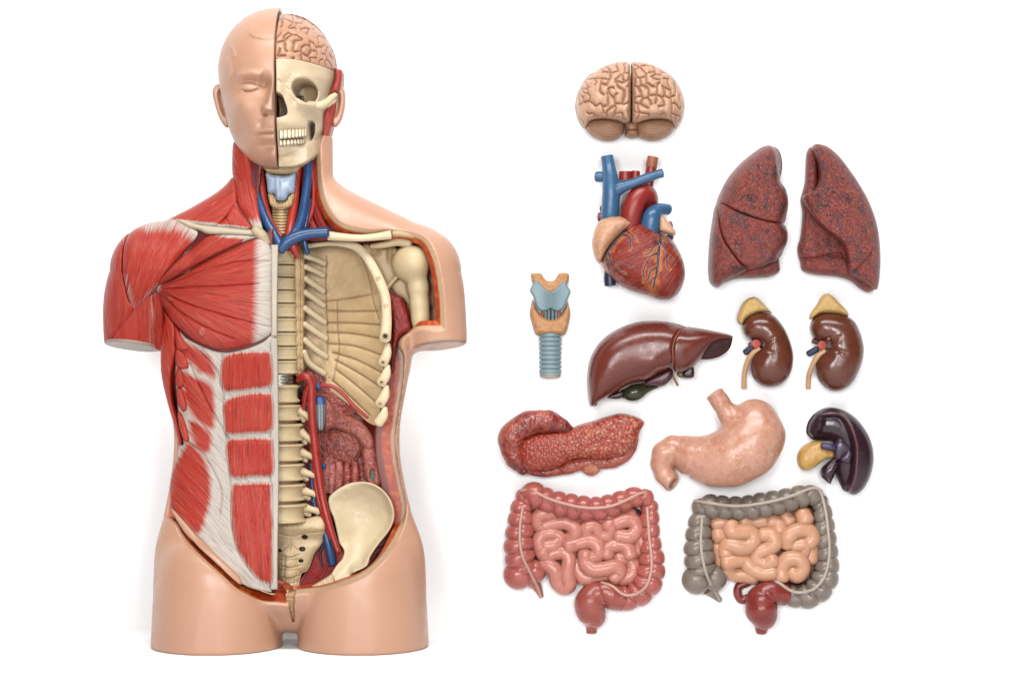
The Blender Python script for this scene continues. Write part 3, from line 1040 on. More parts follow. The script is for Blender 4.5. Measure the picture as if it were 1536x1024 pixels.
# ---- kidneys
def build_kidneys():
    c = crop(1095, 430, 6.0233)
    K = 6.0233
    fr = on_wall(20)
    mat = paint((112, 58, 40), 0.25, 0.10, 24, 90, 0.0003, (36.0, .25, (88, 40, 26), .5))
    fat = paint((222, 182, 112), 0.5, 0.14, 140, 380, 0.0012, (110.0, .2, (192, 138, 70), .55))
    specs = [
        (c((115, 400), (110, 350), (130, 300), (180, 255), (250, 232), (330, 235), (400, 265), (470, 340), (520, 430), (555, 530), (572, 630), (560, 740), (520, 830), (450, 887), (360, 903), (280, 887), (220, 840), (185, 760), (180, 690), (205, 615), (248, 560), (262, 525), (230, 500), (175, 480), (135, 445)),
         c((215, 90), (260, 115), (310, 165), (360, 215), (378, 242), (330, 230), (270, 232), (200, 256), (140, 296), (112, 338), (80, 336), (62, 300), (75, 240), (110, 160), (150, 115)),
         [[(275, 520), (330, 490), (400, 445)], [(285, 525), (325, 525), (375, 520)], [(280, 535), (330, 575), (370, 600), (380, 670)]],
         [(258, 552), (205, 592), (165, 650), (140, 730), (130, 820), (130, 918)], (228, 514), [(205, 540), (135, 592)], [(200, 515), (175, 530)],
         'brown kidney model with a rounded tan cap, the one beside the liver tip', (1150, 578)),
        (c((725, 400), (722, 350), (745, 290), (800, 250), (880, 235), (970, 245), (1060, 270), (1120, 310), (1160, 380), (1190, 460), (1208, 560), (1195, 670), (1160, 770), (1110, 860), (1040, 920), (950, 940), (870, 917), (810, 860), (775, 780), (765, 700), (785, 640), (835, 590), (858, 560), (850, 515), (790, 490), (750, 460)),
         c((875, 62), (920, 80), (980, 140), (1040, 200), (1066, 240), (1062, 272), (990, 252), (900, 240), (820, 243), (770, 270), (725, 297), (712, 280), (730, 230), (790, 150), (830, 85)),
         [[(870, 520), (930, 480), (1000, 430)], [(875, 540), (930, 560), (990, 585), (1060, 610)], [(880, 550), (950, 590), (970, 660)]],
         [(845, 572), (790, 620), (748, 690), (720, 770), (712, 840), (712, 920)], (820, 528), [(775, 565), (705, 605)], [(790, 500), (745, 488)],
         'brown kidney model with a pointed tan cap, the larger of the two', (1252, 584)),
    ]
    for k, (body, cap, gro, ur, art, vein, stub, label, base) in enumerate(specs):
        root = thing('kidney', label, 'kidney', fr, base + (-18,), 'pair of kidneys')
        G = [spline(c(*g), 1.5) for g in gro]

        def front(u, v, d, ds):
            h = 31 * dome(ds, 28)
            for g in G:
                dl, t = lined(g, u, v)
                h = h - 2.2 * (1 - t) * np.exp(-(dl / 2.2) ** 2) + 0.5 * (1 - t) * np.exp(-((dl - 5.0) / 2.6) ** 2)
            ha = np.hypot(u - G[0][0, 0] + 2, v - G[0][0, 1])
            return np.maximum(h - 9 * np.exp(-(ha / 7) ** 2), 0)
        lens('kidney_body', root, fr, body, mat, front=front, B=19, step=0.8)
        lens('adrenal_gland', root, fr, cap, fat, front=lambda u, v, d, ds: 14 * dome(ds, 7) + 0.8 * fbm(u / 3, v / 3, 5), B=14, step=0.8)
        p = lambda L, w, r: np.array([(1095 + x / K, 430 + y / K, w, r) for x, y in L])
        tube('ureter', root, fr, np.c_[p(ur, 0, 4.0)[:, :2], [16, 13, 8, 2, -4, -8], [3.4, 3.8, 4, 4, 4, 4]], paint((222, 172, 128), 0.4, 0.06), n=14, cap=0.15)
        tube('renal_artery', root, fr, np.array([(1095 + art[0] / K - 2, 430 + art[1] / K + 1, 10, 6.2), (1095 + art[0] / K, 430 + art[1] / K, 19, 6.4)]), paint((190, 84, 74), 0.35), n=18, cap=0.12, step=1.0)
        q = p(vein, 8, 5.0); q[1, 2] = 4
        tube('renal_vein', root, fr, q, paint((50, 58, 84), 0.28), n=16, cap=0.6)
        q = p(stub, 5, 4.0)
        tube('renal_vein', root, fr, q, paint((92, 40, 50), 0.35), n=14, cap=0.5)
        if k == 1:
            tube('renal_branch', root, fr, np.array([(1095 + 868 / K, 430 + 476 / K, 20, 3.2), (1095 + 872 / K, 430 + 470 / K, 25, 2.8)]), paint((150, 84, 58), 0.35), n=12, cap=0.8, step=1)


# ---- pancreas with the duodenum
def build_pancreas():
    K = 3.4133
    c = crop(740, 570, K)
    fr = on_wall(14)
    root = thing('pancreas', 'knobbly red pancreas lying in a darker curl of gut', 'pancreas', fr, (850, 710, -12))
    gut = mottled([(0.48, (116, 38, 34)), (0.58, (152, 56, 46)), (0.68, (190, 92, 72))], 80, 160, 0.28, 0.0014, name='gut_tissue')
    p = lambda *a: np.array([(740 + x / K, 570 + y / K, w, r / K) for x, y, w, r in a])
    rf = lambda s, t: 1 + 0.035 * np.sin(s * 0.31 + 3 * np.sin(t + s * .05)) * np.sin(t * 2 + s * .1) + 0.05 * np.sin(s * 0.19)
    tube('duodenum', root, fr, p((392, 262, 10, 26), (345, 232, 12, 44), (285, 212, 12, 58), (210, 212, 12, 62), (150, 235, 12, 66), (100, 280, 12, 70), (92, 340, 10, 62), (112, 398, 8, 52), (140, 440, 6, 40), (152, 462, 4, 24)), gut, n=24, cap=0.8, rfun=rf)
    tube('jejunum', root, fr, p((160, 450, 2, 24), (240, 470, 2, 24), (330, 462, 2, 26), (400, 440, 3, 36), (470, 425, 2, 34), (580, 420, 2, 34), (660, 396, 4, 32), (705, 350, 6, 24), (725, 300, 8, 20)), gut, n=20, cap=0.8, rfun=rf)
    knob = mottled([(0.4, (150, 56, 46)), (0.58, (196, 96, 74)), (0.75, (214, 136, 104))], 120, 260, 0.35, 0.0014, name='knob_tissue')

    def lobed(cell, amp):
        def f(u, v):
            f1, f2 = worley(u / cell + 0.9 * fbm(u / 6, v / 6, 2), v / cell + 0.9 * fbm(u / 6 + 7, v / 6, 4), 11, 0.95)
            return amp * np.sqrt(np.clip((f2 - f1) * 1.7, 0, 1)) * (0.7 + 0.3 * np.cos(f1 * 2))
        return f
    lb = lobed(6.0, 2.2)
    pc = c((125, 350), (150, 302), (200, 277), (280, 264), (370, 256), (440, 226), (520, 205), (590, 182), (650, 169), (712, 180), (760, 200), (773, 222), (752, 262), (735, 320), (700, 362), (650, 388), (560, 402), (470, 398), (400, 408), (340, 440), (270, 465), (190, 470), (148, 440), (128, 400))
    lens('pancreas_body', root, fr, pc, paint(None, 0.30, 0.12, 60, 200, 0.0005), step=0.85,
         front=lambda u, v, d, ds: 8 * sstep(0, 1.5, d) + 22 * dome(ds, 22) + lb(u, v) * sstep(0, 3, d), B=10,
         col=lambda u, v, w, d: mixc(lin((150, 46, 36)), mixc(lin((192, 76, 56)), lin((224, 150, 112)), sstep(.40, .72, fbm(u / 5, v / 5, 9)) * sstep(790, 960, u + 30)), lb(u, v) / 2.2))
    lk = lobed(3.6, 1.4)
    for (x, y, r) in ((500, 448, 46), (150, 460, 28), (112, 432, 26), (98, 385, 30)):
        a = np.linspace(0, 2 * np.pi, 14, endpoint=False)
        pl = c(*[(x + r * math.cos(t) * (1 + .08 * math.sin(3 * t)), y + r * .9 * math.sin(t)) for t in a])
        lens('gland_knob', root, fr, pl, knob if r > 40 else gut, step=0.8, front=lambda u, v, d, ds: 4 + 10 * dome(ds, r / K * .8) + (lk(u, v) * sstep(0, 2, d) if r > 40 else 0), B=11)


# ---- stomach
def build_stomach():
    K = 3.4133
    fr = on_wall(30)
    root = thing('stomach', 'smooth peach stomach with an open curled outlet', 'stomach', fr, (1090, 728, -26))
    p = lambda *a: [(740 + x / K, 570 + y / K, w, r / K) for x, y, w, r in a]
    G = grid((968, 576, -30), (1182, 746, 50), 1.2)
    S = s_chain(G, p((1335, 205, 2, 110), (1345, 280, 4, 138), (1300, 345, 4, 148), (1215, 395, 2, 140), (1120, 412, -4, 120), (1030, 395, -8, 96), (975, 366, -12, 80)), 14)
    T_ = s_chain(G, p((985, 368, -12, 80), (925, 352, -13, 68), (880, 378, -14, 64), (866, 430, -14, 57), (880, 485, -12, 50), (918, 528, -8, 44), (960, 560, -4, 44)), 4)
    E = s_chain(G, p((1118, 50, 6, 50), (1160, 110, 4, 45), (1200, 170, 2, 50), (1270, 250, 2, 80)), 6)
    S = smin(smin(S, T_, 2.0), E, 12)
    n = np.array((0.70, 0.52, 0.48)); n /= np.linalg.norm(n)
    q = p((914, 526, -2, 0))[0]
    near = (G[0] < 740 + 1010 / K) & (G[1] > 570 + 482 / K)
    cutp = (G[0] - q[0]) * n[0] + (G[1] - q[1]) * n[1] + (G[2] - q[2]) * n[2]
    S = np.where(near, smax(S, cutp, 1.5), S)
    hole = s_cone(G, p((975, 572, 2, 36))[0][:3], 9.8, p((886, 498, -16, 30))[0][:3], 8.0)
    S = np.where(near, smax(S, -hole, 1.5), S)
    # flat gullet mouth
    m0 = p((1112, 40, 6, 0))[0]; m1 = p((1160, 110, 4, 0))[0]
    nn = np.array(m0[:3]) - np.array(m1[:3]); nn /= np.linalg.norm(nn)
    c0 = p((1127, 64, 6, 0))[0]
    S = np.where(np.hypot(G[0] - c0[0], G[1] - c0[1]) < 30, smax(S, (G[0] - c0[0]) * nn[0] + (G[1] - c0[1]) * nn[1] + (G[2] - c0[2]) * nn[2], 2.5), S)
    mat = mottled([(0.48, (206, 142, 118)), (0.57, (216, 156, 132)), (0.66, (220, 164, 140)), (0.76, (206, 142, 114))], 40, 120, 0.33, 0.0003, name='stomach_wall', spots=(120.0, (236, 190, 148), 0.56, 0.68, 0.8))
    solid('stomach_body', root, fr, G, S, mat)


# ---- spleen
def build_spleen():
    K = 6.8286
    c = crop(1180, 600, K)
    fr = on_wall(20)
    root = thing('spleen', 'dark purple spleen with a yellow tongue at its notch', 'spleen', fr, (1275, 738, -18))
    mat = paint(None, 0.24, 0.10, 22, 90, 0.0003)
    body = c((200, 290), (225, 210), (290, 130), (380, 82), (480, 72), (580, 100), (680, 160), (770, 250), (840, 360), (880, 480), (890, 600), (872, 720), (832, 830), (772, 920), (700, 967), (630, 950), (580, 922), (545, 860), (510, 780), (480, 720), (470, 620), (475, 520), (470, 430), (380, 415), (300, 412), (250, 392), (205, 345))
    ridge = spline(c((380, 128), (460, 122), (545, 140), (612, 220), (660, 330), (692, 460), (692, 600), (680, 740), (650, 860), (600, 945)), 1.5)
    fold = spline(c((350, 130), (345, 200), (330, 270), (290, 350), (260, 390)), 1.5)

    def front(u, v, d, ds):
        dl, t = lined(ridge, u, v)
        xr = np.interp(v, ridge[:, 1], ridge[:, 0])
        inner = (u < xr) & (v > ridge[3, 1] - 4)
        h = 27 * dome(ds, 24)
        cut = np.where(u < xr - 0.0, sstep(0, 9, dl) * 11, 0) * sstep(ridge[2, 1] - 3, ridge[2, 1] + 8, v)
        df, tf = lined(fold, u, v)
        h = h - cut + 1.8 * np.exp(-(dl / 2.0) ** 2) + 5 * np.exp(-(df / 3.5) ** 2) * sstep(0, 4, d)
        xf = np.interp(v, fold[:, 1], fold[:, 0])
        h = h + np.where(u < xf, 6, 0) * sstep(0, 6, d) * sstep(0, 3, df) * (v < 660)
        return np.maximum(h, 1.0 * dome(d, 2))
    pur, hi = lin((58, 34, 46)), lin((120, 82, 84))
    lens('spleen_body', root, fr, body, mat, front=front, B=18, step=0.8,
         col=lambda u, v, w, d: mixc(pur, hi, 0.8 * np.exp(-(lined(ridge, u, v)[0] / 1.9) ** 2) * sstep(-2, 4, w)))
    P2 = paint((58, 34, 46), 0.24, 0.10)
    P3 = paint((74, 56, 74), 0.26, 0.08)
    lens('spleen_wedge', root, fr, c((470, 450), (500, 400), (535, 382), (590, 425), (640, 478), (615, 510), (560, 560), (520, 600), (482, 585), (468, 520)), P3, front=lambda u, v, d, ds: 19 + 7 * dome(ds, 7), B=0, step=0.8)
    lens('spleen_wedge', root, fr, c((525, 598), (570, 530), (612, 488), (645, 520), (650, 570), (622, 640), (575, 635)), P3, front=lambda u, v, d, ds: 19 + 8 * dome(ds, 7), B=0, step=0.8)
    lens('spleen_wing', root, fr, c((475, 600), (400, 650), (358, 690), (342, 740), (352, 785), (390, 820), (438, 852), (470, 800), (495, 740), (520, 690), (530, 620)), P2, front=lambda u, v, d, ds: 4 + 15 * dome(ds, 9), B=14, step=0.8)
    P = spline(c((490, 600), (440, 640), (405, 690), (392, 750), (410, 800), (432, 842)), 1.5)
    tube('spleen_rim', root, fr, np.c_[P, 16 + 0 * P[:, 0]], paint((112, 78, 82), 0.3), r=1.2, n=8)
    yel = paint((214, 160, 76), 0.36, 0.14, 60, 200, 0.0008, (60.0, .2, (232, 196, 128), .7))
    lens('fat_tongue', root, fr, c((103, 620), (110, 540), (165, 465), (250, 425), (340, 420), (420, 480), (470, 512), (470, 575), (400, 597), (330, 642), (260, 697), (190, 714), (130, 692)), yel,
         front=lambda u, v, d, ds: 8 + 17 * dome(ds, 12) + 1.5 * (fbm(u / 6, v / 6, 3) - .5), B=14, step=0.8)
    q = np.array([(1180 + 350 / K, 600 + 462 / K, 24, 5.4), (1180 + 435 / K, 600 + 470 / K, 25, 5.2), (1180 + 475 / K, 600 + 475 / K, 22, 4.5)])
    tube('splenic_vein', root, fr, q, paint((62, 48, 92), 0.3), n=16, cap=0.7)


# ---- the two sets of intestines
def build_gut(x0, y0, K, label, base, spec):
    fr = on_wall(0)
    root = thing('intestines', label, 'intestines', fr, base, 'sets of intestines')
    p = lambda L: np.array([(x0 + q[0] / K, y0 + q[1] / K) + tuple(q[2:]) for q in L], float)
    cm, sm, tm, rm, bm = spec['mats']

    def colon(name, L, per, mat, amp=0.33, w=0.92, cap=0.7):
        P = p(L); R = P[:, 2] / K
        Q = spline(np.c_[P[:, 0], P[:, 1], R * w, R], 0.9)

        def rf(s, t):
            k = np.abs(np.sin(np.pi * s / per + 0.35 * np.sign(np.sin(t)))) ** 0.32
            tg = np.exp(-(np.angle(np.exp(1j * t)) / 0.22) ** 2)
            return (1.02 - amp) + amp * k - 0.09 * tg * k
        return tube(name, root, fr, Q, mat, n=36, cap=cap, step=0.9, rfun=rf), Q
    if 'cecum' in spec:
        x, y, r = spec['cecum']
        a = np.linspace(0, 2 * np.pi, 24, endpoint=False)
        pl = p([(x + r * math.cos(t) * 1.0, y + r * .97 * math.sin(t)) for t in a])
        G = grid((pl[:, 0].min() - 6, pl[:, 1].min() - 6, -2), (pl[:, 0].max() + 24, pl[:, 1].max() + 6, 48), 1.2)
        cc = p([(x, y)])[0]
        S = s_ell(G, (cc[0], cc[1], r / K * .9), (r / K, r / K * .97, r / K * .9))
        x2, y2, r2 = spec['cecum2']
        c2 = p([(x2, y2)])[0]
        S = smin(S, s_ell(G, (c2[0], c2[1], r2 / K * .95), (r2 / K, r2 / K, r2 / K * .95)), 1.2)
        solid('cecum', root, fr, G, S, cm)
    colon('ascending_colon', spec['asc'], spec['per'], cm)
    _, QT = colon('transverse_colon', spec['tra'], spec['per'], cm, w=1.05)
    colon('descending_colon', spec['des'], spec['per'], cm)
    Pr = p(spec['rect']); R = Pr[:, 2] / K
    tube('rectum', root, fr, np.c_[Pr[:, 0], Pr[:, 1], R * spec.get('rw', 1.0), R], rm, n=30, cap=0.12, step=1.0, rfun=lambda s, t: 1 - 0.05 * np.exp(-((s - 38) / 2.5) ** 2) + 0.02 * np.sin(s * .35 + t))
    if 'loop' in spec:
        Pl = p(spec['loop']); tube('rectal_loop', root, fr, np.c_[Pl[:, 0], Pl[:, 1], Pl[:, 2] / K, Pl[:, 2] / K], rm, n=18, step=1.0)
    Pa = p(spec['app']); tube('appendix', root, fr, np.c_[Pa[:, 0], Pa[:, 1], Pa[:, 3], Pa[:, 2] / K], cm, n=16, cap=0.2, step=1.0)
    for L, dw in spec['taenia']:
        P = p([q[:2] for q in L]); ws = np.array([q[2] for q in L], float)
        tube('colon_band', root, fr, np.c_[P, ws], tm, r=2.3, n=12, step=1.2, flat=0.6)
    pl = p(spec['bed'])
    lens('coil_filler', root, fr, pl, bm, front=lambda u, v, d, ds: 10 * sstep(0, 6, d) + 0 * u, B=0, step=2.0)  # added dark filler sheet, its colour standing in for shade between the coils
    for k, (w, r, L) in enumerate(spec['small']):
        P = p(L)
        n = len(P)
        ws = w + 2.5 * np.sin(np.arange(n) * 1.3 + k)
        rr = r / K * 1.06 * (1 + 0.05 * np.sin(np.arange(n) * 2.1 + k))
        tube('small_intestine', root, fr, np.c_[P, ws, rr], sm, n=22, cap=0.75, step=1.0, rfun=lambda s, t: 1 + 0.012 * np.sin(s * .37 + k) + 0.003 * np.sin(s * 1.3 + 2 * t))


def build_guts():
    pink = paint((200, 108, 98), 0.27, 0.10, 45, 160, 0.0004, (50.0, .22, (176, 84, 74), .5))
    pinks = paint((222, 146, 128), 0.28, 0.08, 45, 200, 0.0004, (55.0, .22, (208, 122, 104), .5))
    red1 = paint((176, 88, 76), 0.27, 0.10, 45, 160, 0.0004)
    band = paint((216, 164, 144), 0.4, 0.05)
    bed = paint((130, 56, 46), 0.5, 0.1)
    build_gut(740, 710, 4.0963, 'salmon pink set of intestines with a pink colon framing the coils', (880, 905, 0), dict(
        mats=(pink, pinks, band, red1, bed), per=19.5,
        cecum=(152, 612, 92), cecum2=(250, 590, 76),
        asc=[(175, 560, 92), (160, 480, 96), (158, 400, 92), (165, 320, 84), (172, 240, 78), (180, 190, 70)],
        tra=[(185, 150, 62), (245, 128, 82), (335, 165, 78), (430, 188, 80), (520, 203, 80), (610, 212, 76), (700, 197, 74), (790, 165, 68), (870, 140, 64), (945, 150, 56)],
        des=[(958, 190, 52), (955, 270, 62), (958, 370, 64), (962, 450, 72), (968, 540, 84), (948, 640, 94), (895, 715, 86), (830, 748, 80), (770, 750, 78)],
        rect=[(800, 760, 76), (740, 745, 82), (670, 718, 82), (605, 755, 92), (590, 815, 94), (612, 870, 78), (606, 915, 44), (602, 945, 34), (602, 972, 33)],
        app=[(235, 640, 50, 14), (268, 690, 30, 10), (288, 735, 18, 6), (294, 752, 16, 4)],
        taenia=[([(172, 95, 30), (240, 96, 38), (330, 138, 41), (420, 168, 41.5), (520, 191, 42), (620, 199, 40), (720, 186, 38), (810, 152, 35), (895, 113, 30), (942, 110, 22)], 0),
                ([(178, 205, 36), (164, 300, 41), (162, 400, 44), (178, 490, 45.5), (215, 570, 42), (250, 640, 32), (276, 700, 17), (292, 752, 9)], 0),
                ([(938, 205, 26), (945, 300, 30), (952, 400, 33), (962, 500, 38), (957, 590, 44), (925, 672, 45), (860, 722, 40), (790, 722, 40), (725, 675, 38), (660, 655, 30)], 0)],
        bed=[(240, 230), (500, 230), (900, 220), (940, 480), (900, 680), (720, 700), (520, 670), (440, 700), (330, 600), (240, 480)],
        small=[(17, 46, [(360, 235), (300, 240), (268, 275), (290, 320), (350, 306), (430, 292), (490, 318), (498, 365), (470, 390)]),
               (17, 44, [(320, 440), (375, 430), (408, 395), (370, 362), (310, 368), (278, 405), (290, 450)]),
               (20, 45, [(300, 470), (325, 500), (380, 480), (435, 478), (462, 520), (452, 600), (462, 670), (425, 692), (392, 655), (378, 590), (345, 555), (310, 545)]),
               (22, 46, [(455, 440), (520, 422), (590, 408), (635, 435), (640, 485), (608, 505)]),
               (26, 46, [(560, 485), (565, 540), (615, 578), (685, 570), (745, 560), (768, 600), (735, 630)]),
               (16, 44, [(505, 540), (525, 600), (570, 635), (630, 630), (690, 624)]),
               (18, 46, [(568, 380), (578, 325), (620, 320), (645, 360), (690, 378), (715, 335), (700, 300)]),
               (18, 46, [(765, 375), (830, 383), (872, 345), (858, 295), (810, 280), (750, 300)]),
               (20, 46, [(690, 490), (705, 450), (765, 428), (815, 445), (835, 495)]),
               (17, 46, [(765, 520), (825, 520), (855, 570), (835, 622), (780, 635)]),
               (14, 44, [(850, 490), (890, 450), (915, 425)]), (12, 40, [(400, 245), (520, 260), (640, 270), (760, 265), (850, 250)]),
               (10, 42, [(900, 300), (905, 380), (880, 470)]), (10, 40, [(480, 460), (470, 560), (500, 640)])]))
    grey = paint((146, 132, 120), 0.30, 0.10, 45, 160, 0.0004, (50.0, .22, (124, 110, 98), .5))
    peach = paint((230, 172, 138), 0.32, 0.07, 45, 200, 0.0003, (45.0, .22, (216, 148, 110), .5))
    red2 = paint((150, 58, 50), 0.27, 0.12, 40, 140, 0.0004)
    band2 = paint((196, 178, 162), 0.42, 0.05)
    bed2 = paint((150, 84, 52), 0.5, 0.1)
    build_gut(1010, 710, 4.0962, 'grey-framed set of intestines with peach coils and a dark red end piece', (1140, 905, 0), dict(
        mats=(grey, peach, band2, red2, bed2), per=19.5,
        cecum=(135, 642, 92), cecum2=(245, 635, 78),
        asc=[(160, 570, 94), (150, 480, 96), (148, 400, 86), (152, 330, 78), (160, 280, 70), (165, 250, 60)],
        tra=[(145, 205, 52), (220, 196, 76), (330, 206, 74), (430, 206, 76), (520, 192, 80), (620, 172, 76), (720, 150, 72), (800, 130, 68), (870, 132, 58)],
        des=[(890, 160, 50), (912, 250, 60), (922, 350, 66), (932, 440, 68), (938, 530, 70), (925, 620, 82), (880, 695, 86), (810, 740, 80), (750, 745, 70), (715, 742, 68)],
        rect=[(690, 738, 66), (640, 722, 76), (575, 722, 84), (530, 770, 94), (532, 830, 100), (545, 880, 80), (542, 915, 50), (538, 945, 40), (538, 970, 34)],
        loop=[(450, 665, 26), (400, 690, 26), (393, 735, 26), (415, 770, 26), (460, 760, 26)],
        app=[(215, 700, 46, 12), (245, 735, 28, 8), (275, 765, 18, 5), (288, 775, 16, 4)],
        taenia=[([(125, 160, 22), (220, 170, 39), (320, 184, 38), (420, 184, 39), (520, 170, 40), (620, 150, 39), (720, 122, 36), (830, 82, 30), (880, 92, 27), (905, 150, 25), (922, 240, 29.5), (932, 340, 32), (940, 440, 33), (932, 540, 34), (900, 625, 40), (840, 688, 41), (760, 714, 34), (700, 700, 33), (630, 655, 32), (570, 645, 20)], 0),
                ([(165, 270, 32), (155, 380, 41), (160, 480, 45), (185, 590, 44), (225, 675, 30), (255, 725, 15), (287, 775, 9)], 0)],
        bed=[(240, 250), (500, 230), (850, 200), (890, 480), (870, 640), (780, 690), (660, 680), (520, 660), (420, 640), (300, 600), (260, 480)],
        small=[(23, 50, [(345, 310), (350, 345), (410, 350), (460, 355), (482, 395), (450, 435), (395, 440), (340, 425), (310, 450), (315, 480)]),
               (14, 46, [(255, 300), (310, 290), (350, 290)]), (17, 48, [(262, 370), (310, 370)]), (16, 46, [(420, 285), (490, 295), (550, 285)]),
               (17, 48, [(590, 290), (630, 300), (645, 345)]),
               (22, 48, [(540, 368), (590, 372), (612, 415), (575, 450), (515, 478), (505, 520), (560, 545), (600, 520)]),
               (22, 48, [(690, 425), (695, 380), (745, 342), (815, 345), (842, 385), (820, 420)]),
               (20, 45, [(735, 435), (790, 430), (785, 480), (760, 510)]),
               (21, 48, [(315, 535), (375, 522), (430, 522), (470, 570), (540, 602), (600, 595)]),
               (15, 46, [(320, 580), (370, 610), (440, 615), (490, 625)]),
               (25, 47, [(655, 628), (655, 570), (690, 515), (755, 515), (782, 565), (750, 610), (715, 592)]),
               (13, 46, [(680, 260), (705, 290)]), (17, 50, [(785, 240), (800, 280)]), (12, 46, [(840, 440), (835, 520)]), (12, 44, [(270, 440), (290, 540)])]))


for f in (build_brain, build_heart, build_lungs, build_larynx, build_liver, build_kidneys, build_pancreas, build_stomach, build_spleen, build_guts):
    f()
# ---------------------------------------------------------------- the torso model
A_ = crop(300, 0, 3.9375)
B_ = crop(300, 200, 3.012)
C_ = crop(140, 200, 3.0133)
D_ = crop(400, 340, 3.4115)
E_ = crop(400, 540, 2.696)
F_ = crop(220, 480, 2.327)
G_ = crop(200, 720, 3.2)
P_ = lambda *p: np.array(p, float)

TV = np.array([  # v, left, right, front depth, back depth
    [240, 357, 491, 30, 60], [270, 352, 495, 34, 62], [300, 322, 528, 42, 66], [340, 285, 570, 58, 74], [400, 256, 600, 72, 82],
    [460, 243, 614, 80, 84], [500, 238, 620, 80, 84], [530, 239, 619, 76, 82], [560, 243, 614, 72, 80], [600, 252, 606, 66, 76],
    [640, 261, 600, 62, 74], [680, 261, 600, 60, 74], [720, 256, 606, 61, 76], [760, 249, 615, 64, 80], [800, 241, 624, 68, 86],
    [850, 235, 633, 73, 92], [900, 231, 640, 74, 94], [960, 228, 643, 74, 94]], float)


def tab(v, c):
    # smooth interpolation of the section table
    P = spline(TV[:, [0, c]], 4.0)
    return np.interp(v, P[:, 0], P[:, 1])


ARM_L = np.array([(406, 236, 69), (430, 225.5, 65), (460, 213, 56), (490, 204, 47), (515, 199, 41), (550, 196, 39)], float)
ARM_R = np.array([(406, 626, 66), (430, 634, 62), (460, 645, 53.5), (490, 655, 45), (515, 660, 40.5), (550, 662, 39)], float)


def arm_sdf(G, T):
    v1 = np.maximum(G[1][0, :, 0], T[0, 0])
    P = spline(T, 3.0)
    c = np.interp(v1, P[:, 0], P[:, 1])[None, :, None]; r = np.interp(v1, P[:, 0], P[:, 2])[None, :, None]
    dv = (G[1][0, :, 0] - v1)[None, :, None]
    return (np.sqrt((G[0] - c) ** 2 + G[2] ** 2 + dv ** 2) - r).astype(f4)


def body_sdf(G):
    u, v, w = G
    v1 = v[0, :, 0]
    L, R, bf, bb = [tab(v1, k)[None, :, None] for k in (1, 2, 3, 4)]
    c, a = (L + R) / 2, (R - L) / 2
    b = np.where(w > 0, bf, bb)
    p = 2.35
    k = ((np.abs(u - c) / a) ** p + (np.abs(w) / b) ** p) ** (1 / p)
    S = ((k - 1) * np.minimum(a, b) * 1.05).astype(f4)
    # chest: slight swell of the breast and the groove down the middle of the belly
    S = smax(S, (v - 905) * 0.8, 30)
    pel = s_ell(G, (436, 838, 0), (190, 110, 68))
    S = smin(S, pel, 25)
    for cx in (326, 545):
        ed = np.interp(v1, [700, 760, 800, 850, 900, 960], [272, 258, 245, 236.5, 231, 228])[None, :, None]
        rr = (424 - ed) / 2
        cv = (424 + ed) / 2 if cx < 436 else 871 - (424 + ed) / 2
        kk = np.sqrt(((u - cv) / rr) ** 2 + ((w - 4) / (103 * rr / 98)) ** 2)
        th = ((kk - 1) * rr).astype(f4)
        th = smax(th, (806 - v) * 0.9 + (cx < 436) * (u - cx) * 0.25 - (cx > 436) * (u - cx) * 0.25, 60)
        S = smin(S, th, 6)
    S = smax(S, v - 968, 4)
    nk = (np.sqrt(((u - 424) / 69.5) ** 2 + ((w + 16 - 0.08 * (v - 215)) / 52) ** 2) - 1).astype(f4) * 54
    nk = smax(nk, v - 345, 20)
    S = smin(S, nk, 22)
    for s0 in (-1, 1):
        m = lambda x: 428 + s0 * x
        tr = s_cone(G, (m(52), 322, -14), 52, (m(186), 376, -8), 42)
        S = smin(S, tr, 14)
        if s0 < 0:
            arm = arm_sdf(G, ARM_L)
        else:
            arm = arm_sdf(G, ARM_R)
        arm = smax(arm, v - 511 - 0.16 * (w * -1.0 + 30) - (0.10 * (u - 160) if s0 < 0 else 0.10 * (700 - u)), 1.5 if s0 < 0 else 5.0)
        S = smin(S, arm, 12)
    return S.astype(f4)


def proj(u, v, w):
    k = 1 / (1 - w / FPX)
    return CX + (u - CX) * k, CY + (v - CY) * k


GB = grid((148, 190, -96), (712, 974, 104), 2.0)
SB = body_sdf(GB)
_ins = SB < 0
_top = _ins[:, :, ::-1].argmax(2)
FH = np.where(_ins.any(2), GB[2][0, 0, :][::-1][_top], 0.0)   # front surface of the body
del _ins, _top


def fh(u, v):
    x = np.clip((np.asarray(u, float) - 148) / 2.0, 0, FH.shape[0] - 2); y = np.clip((np.asarray(v, float) - 190) / 2.0, 0, FH.shape[1] - 2)
    i, j = x.astype(int), y.astype(int)
    a, b = x - i, y - j
    return (FH[i, j] * (1 - a) + FH[i + 1, j] * a) * (1 - b) + (FH[i, j + 1] * (1 - a) + FH[i + 1, j + 1] * a) * b


def on_body(pts):
    """photo outline -> its place on the body's front"""
    pts = np.array(pts, float)[:, :2]
    return at_depth(pts, fh(pts[:, 0], pts[:, 1]))


TORSO = thing('anatomical_torso', 'life-size standing torso model, one half muscles, the other opened to bones', 'torso model', TOR, (436, 968, 0))
SKIN = (216, 164, 134)
skinm = paint(None, 0.40, 0.035, 9.0, 300.0, 0.00012, None, 0.5)
skinc = paint(SKIN, 0.40, 0.035, 9.0, 300.0, 0.00012, None, 0.5)

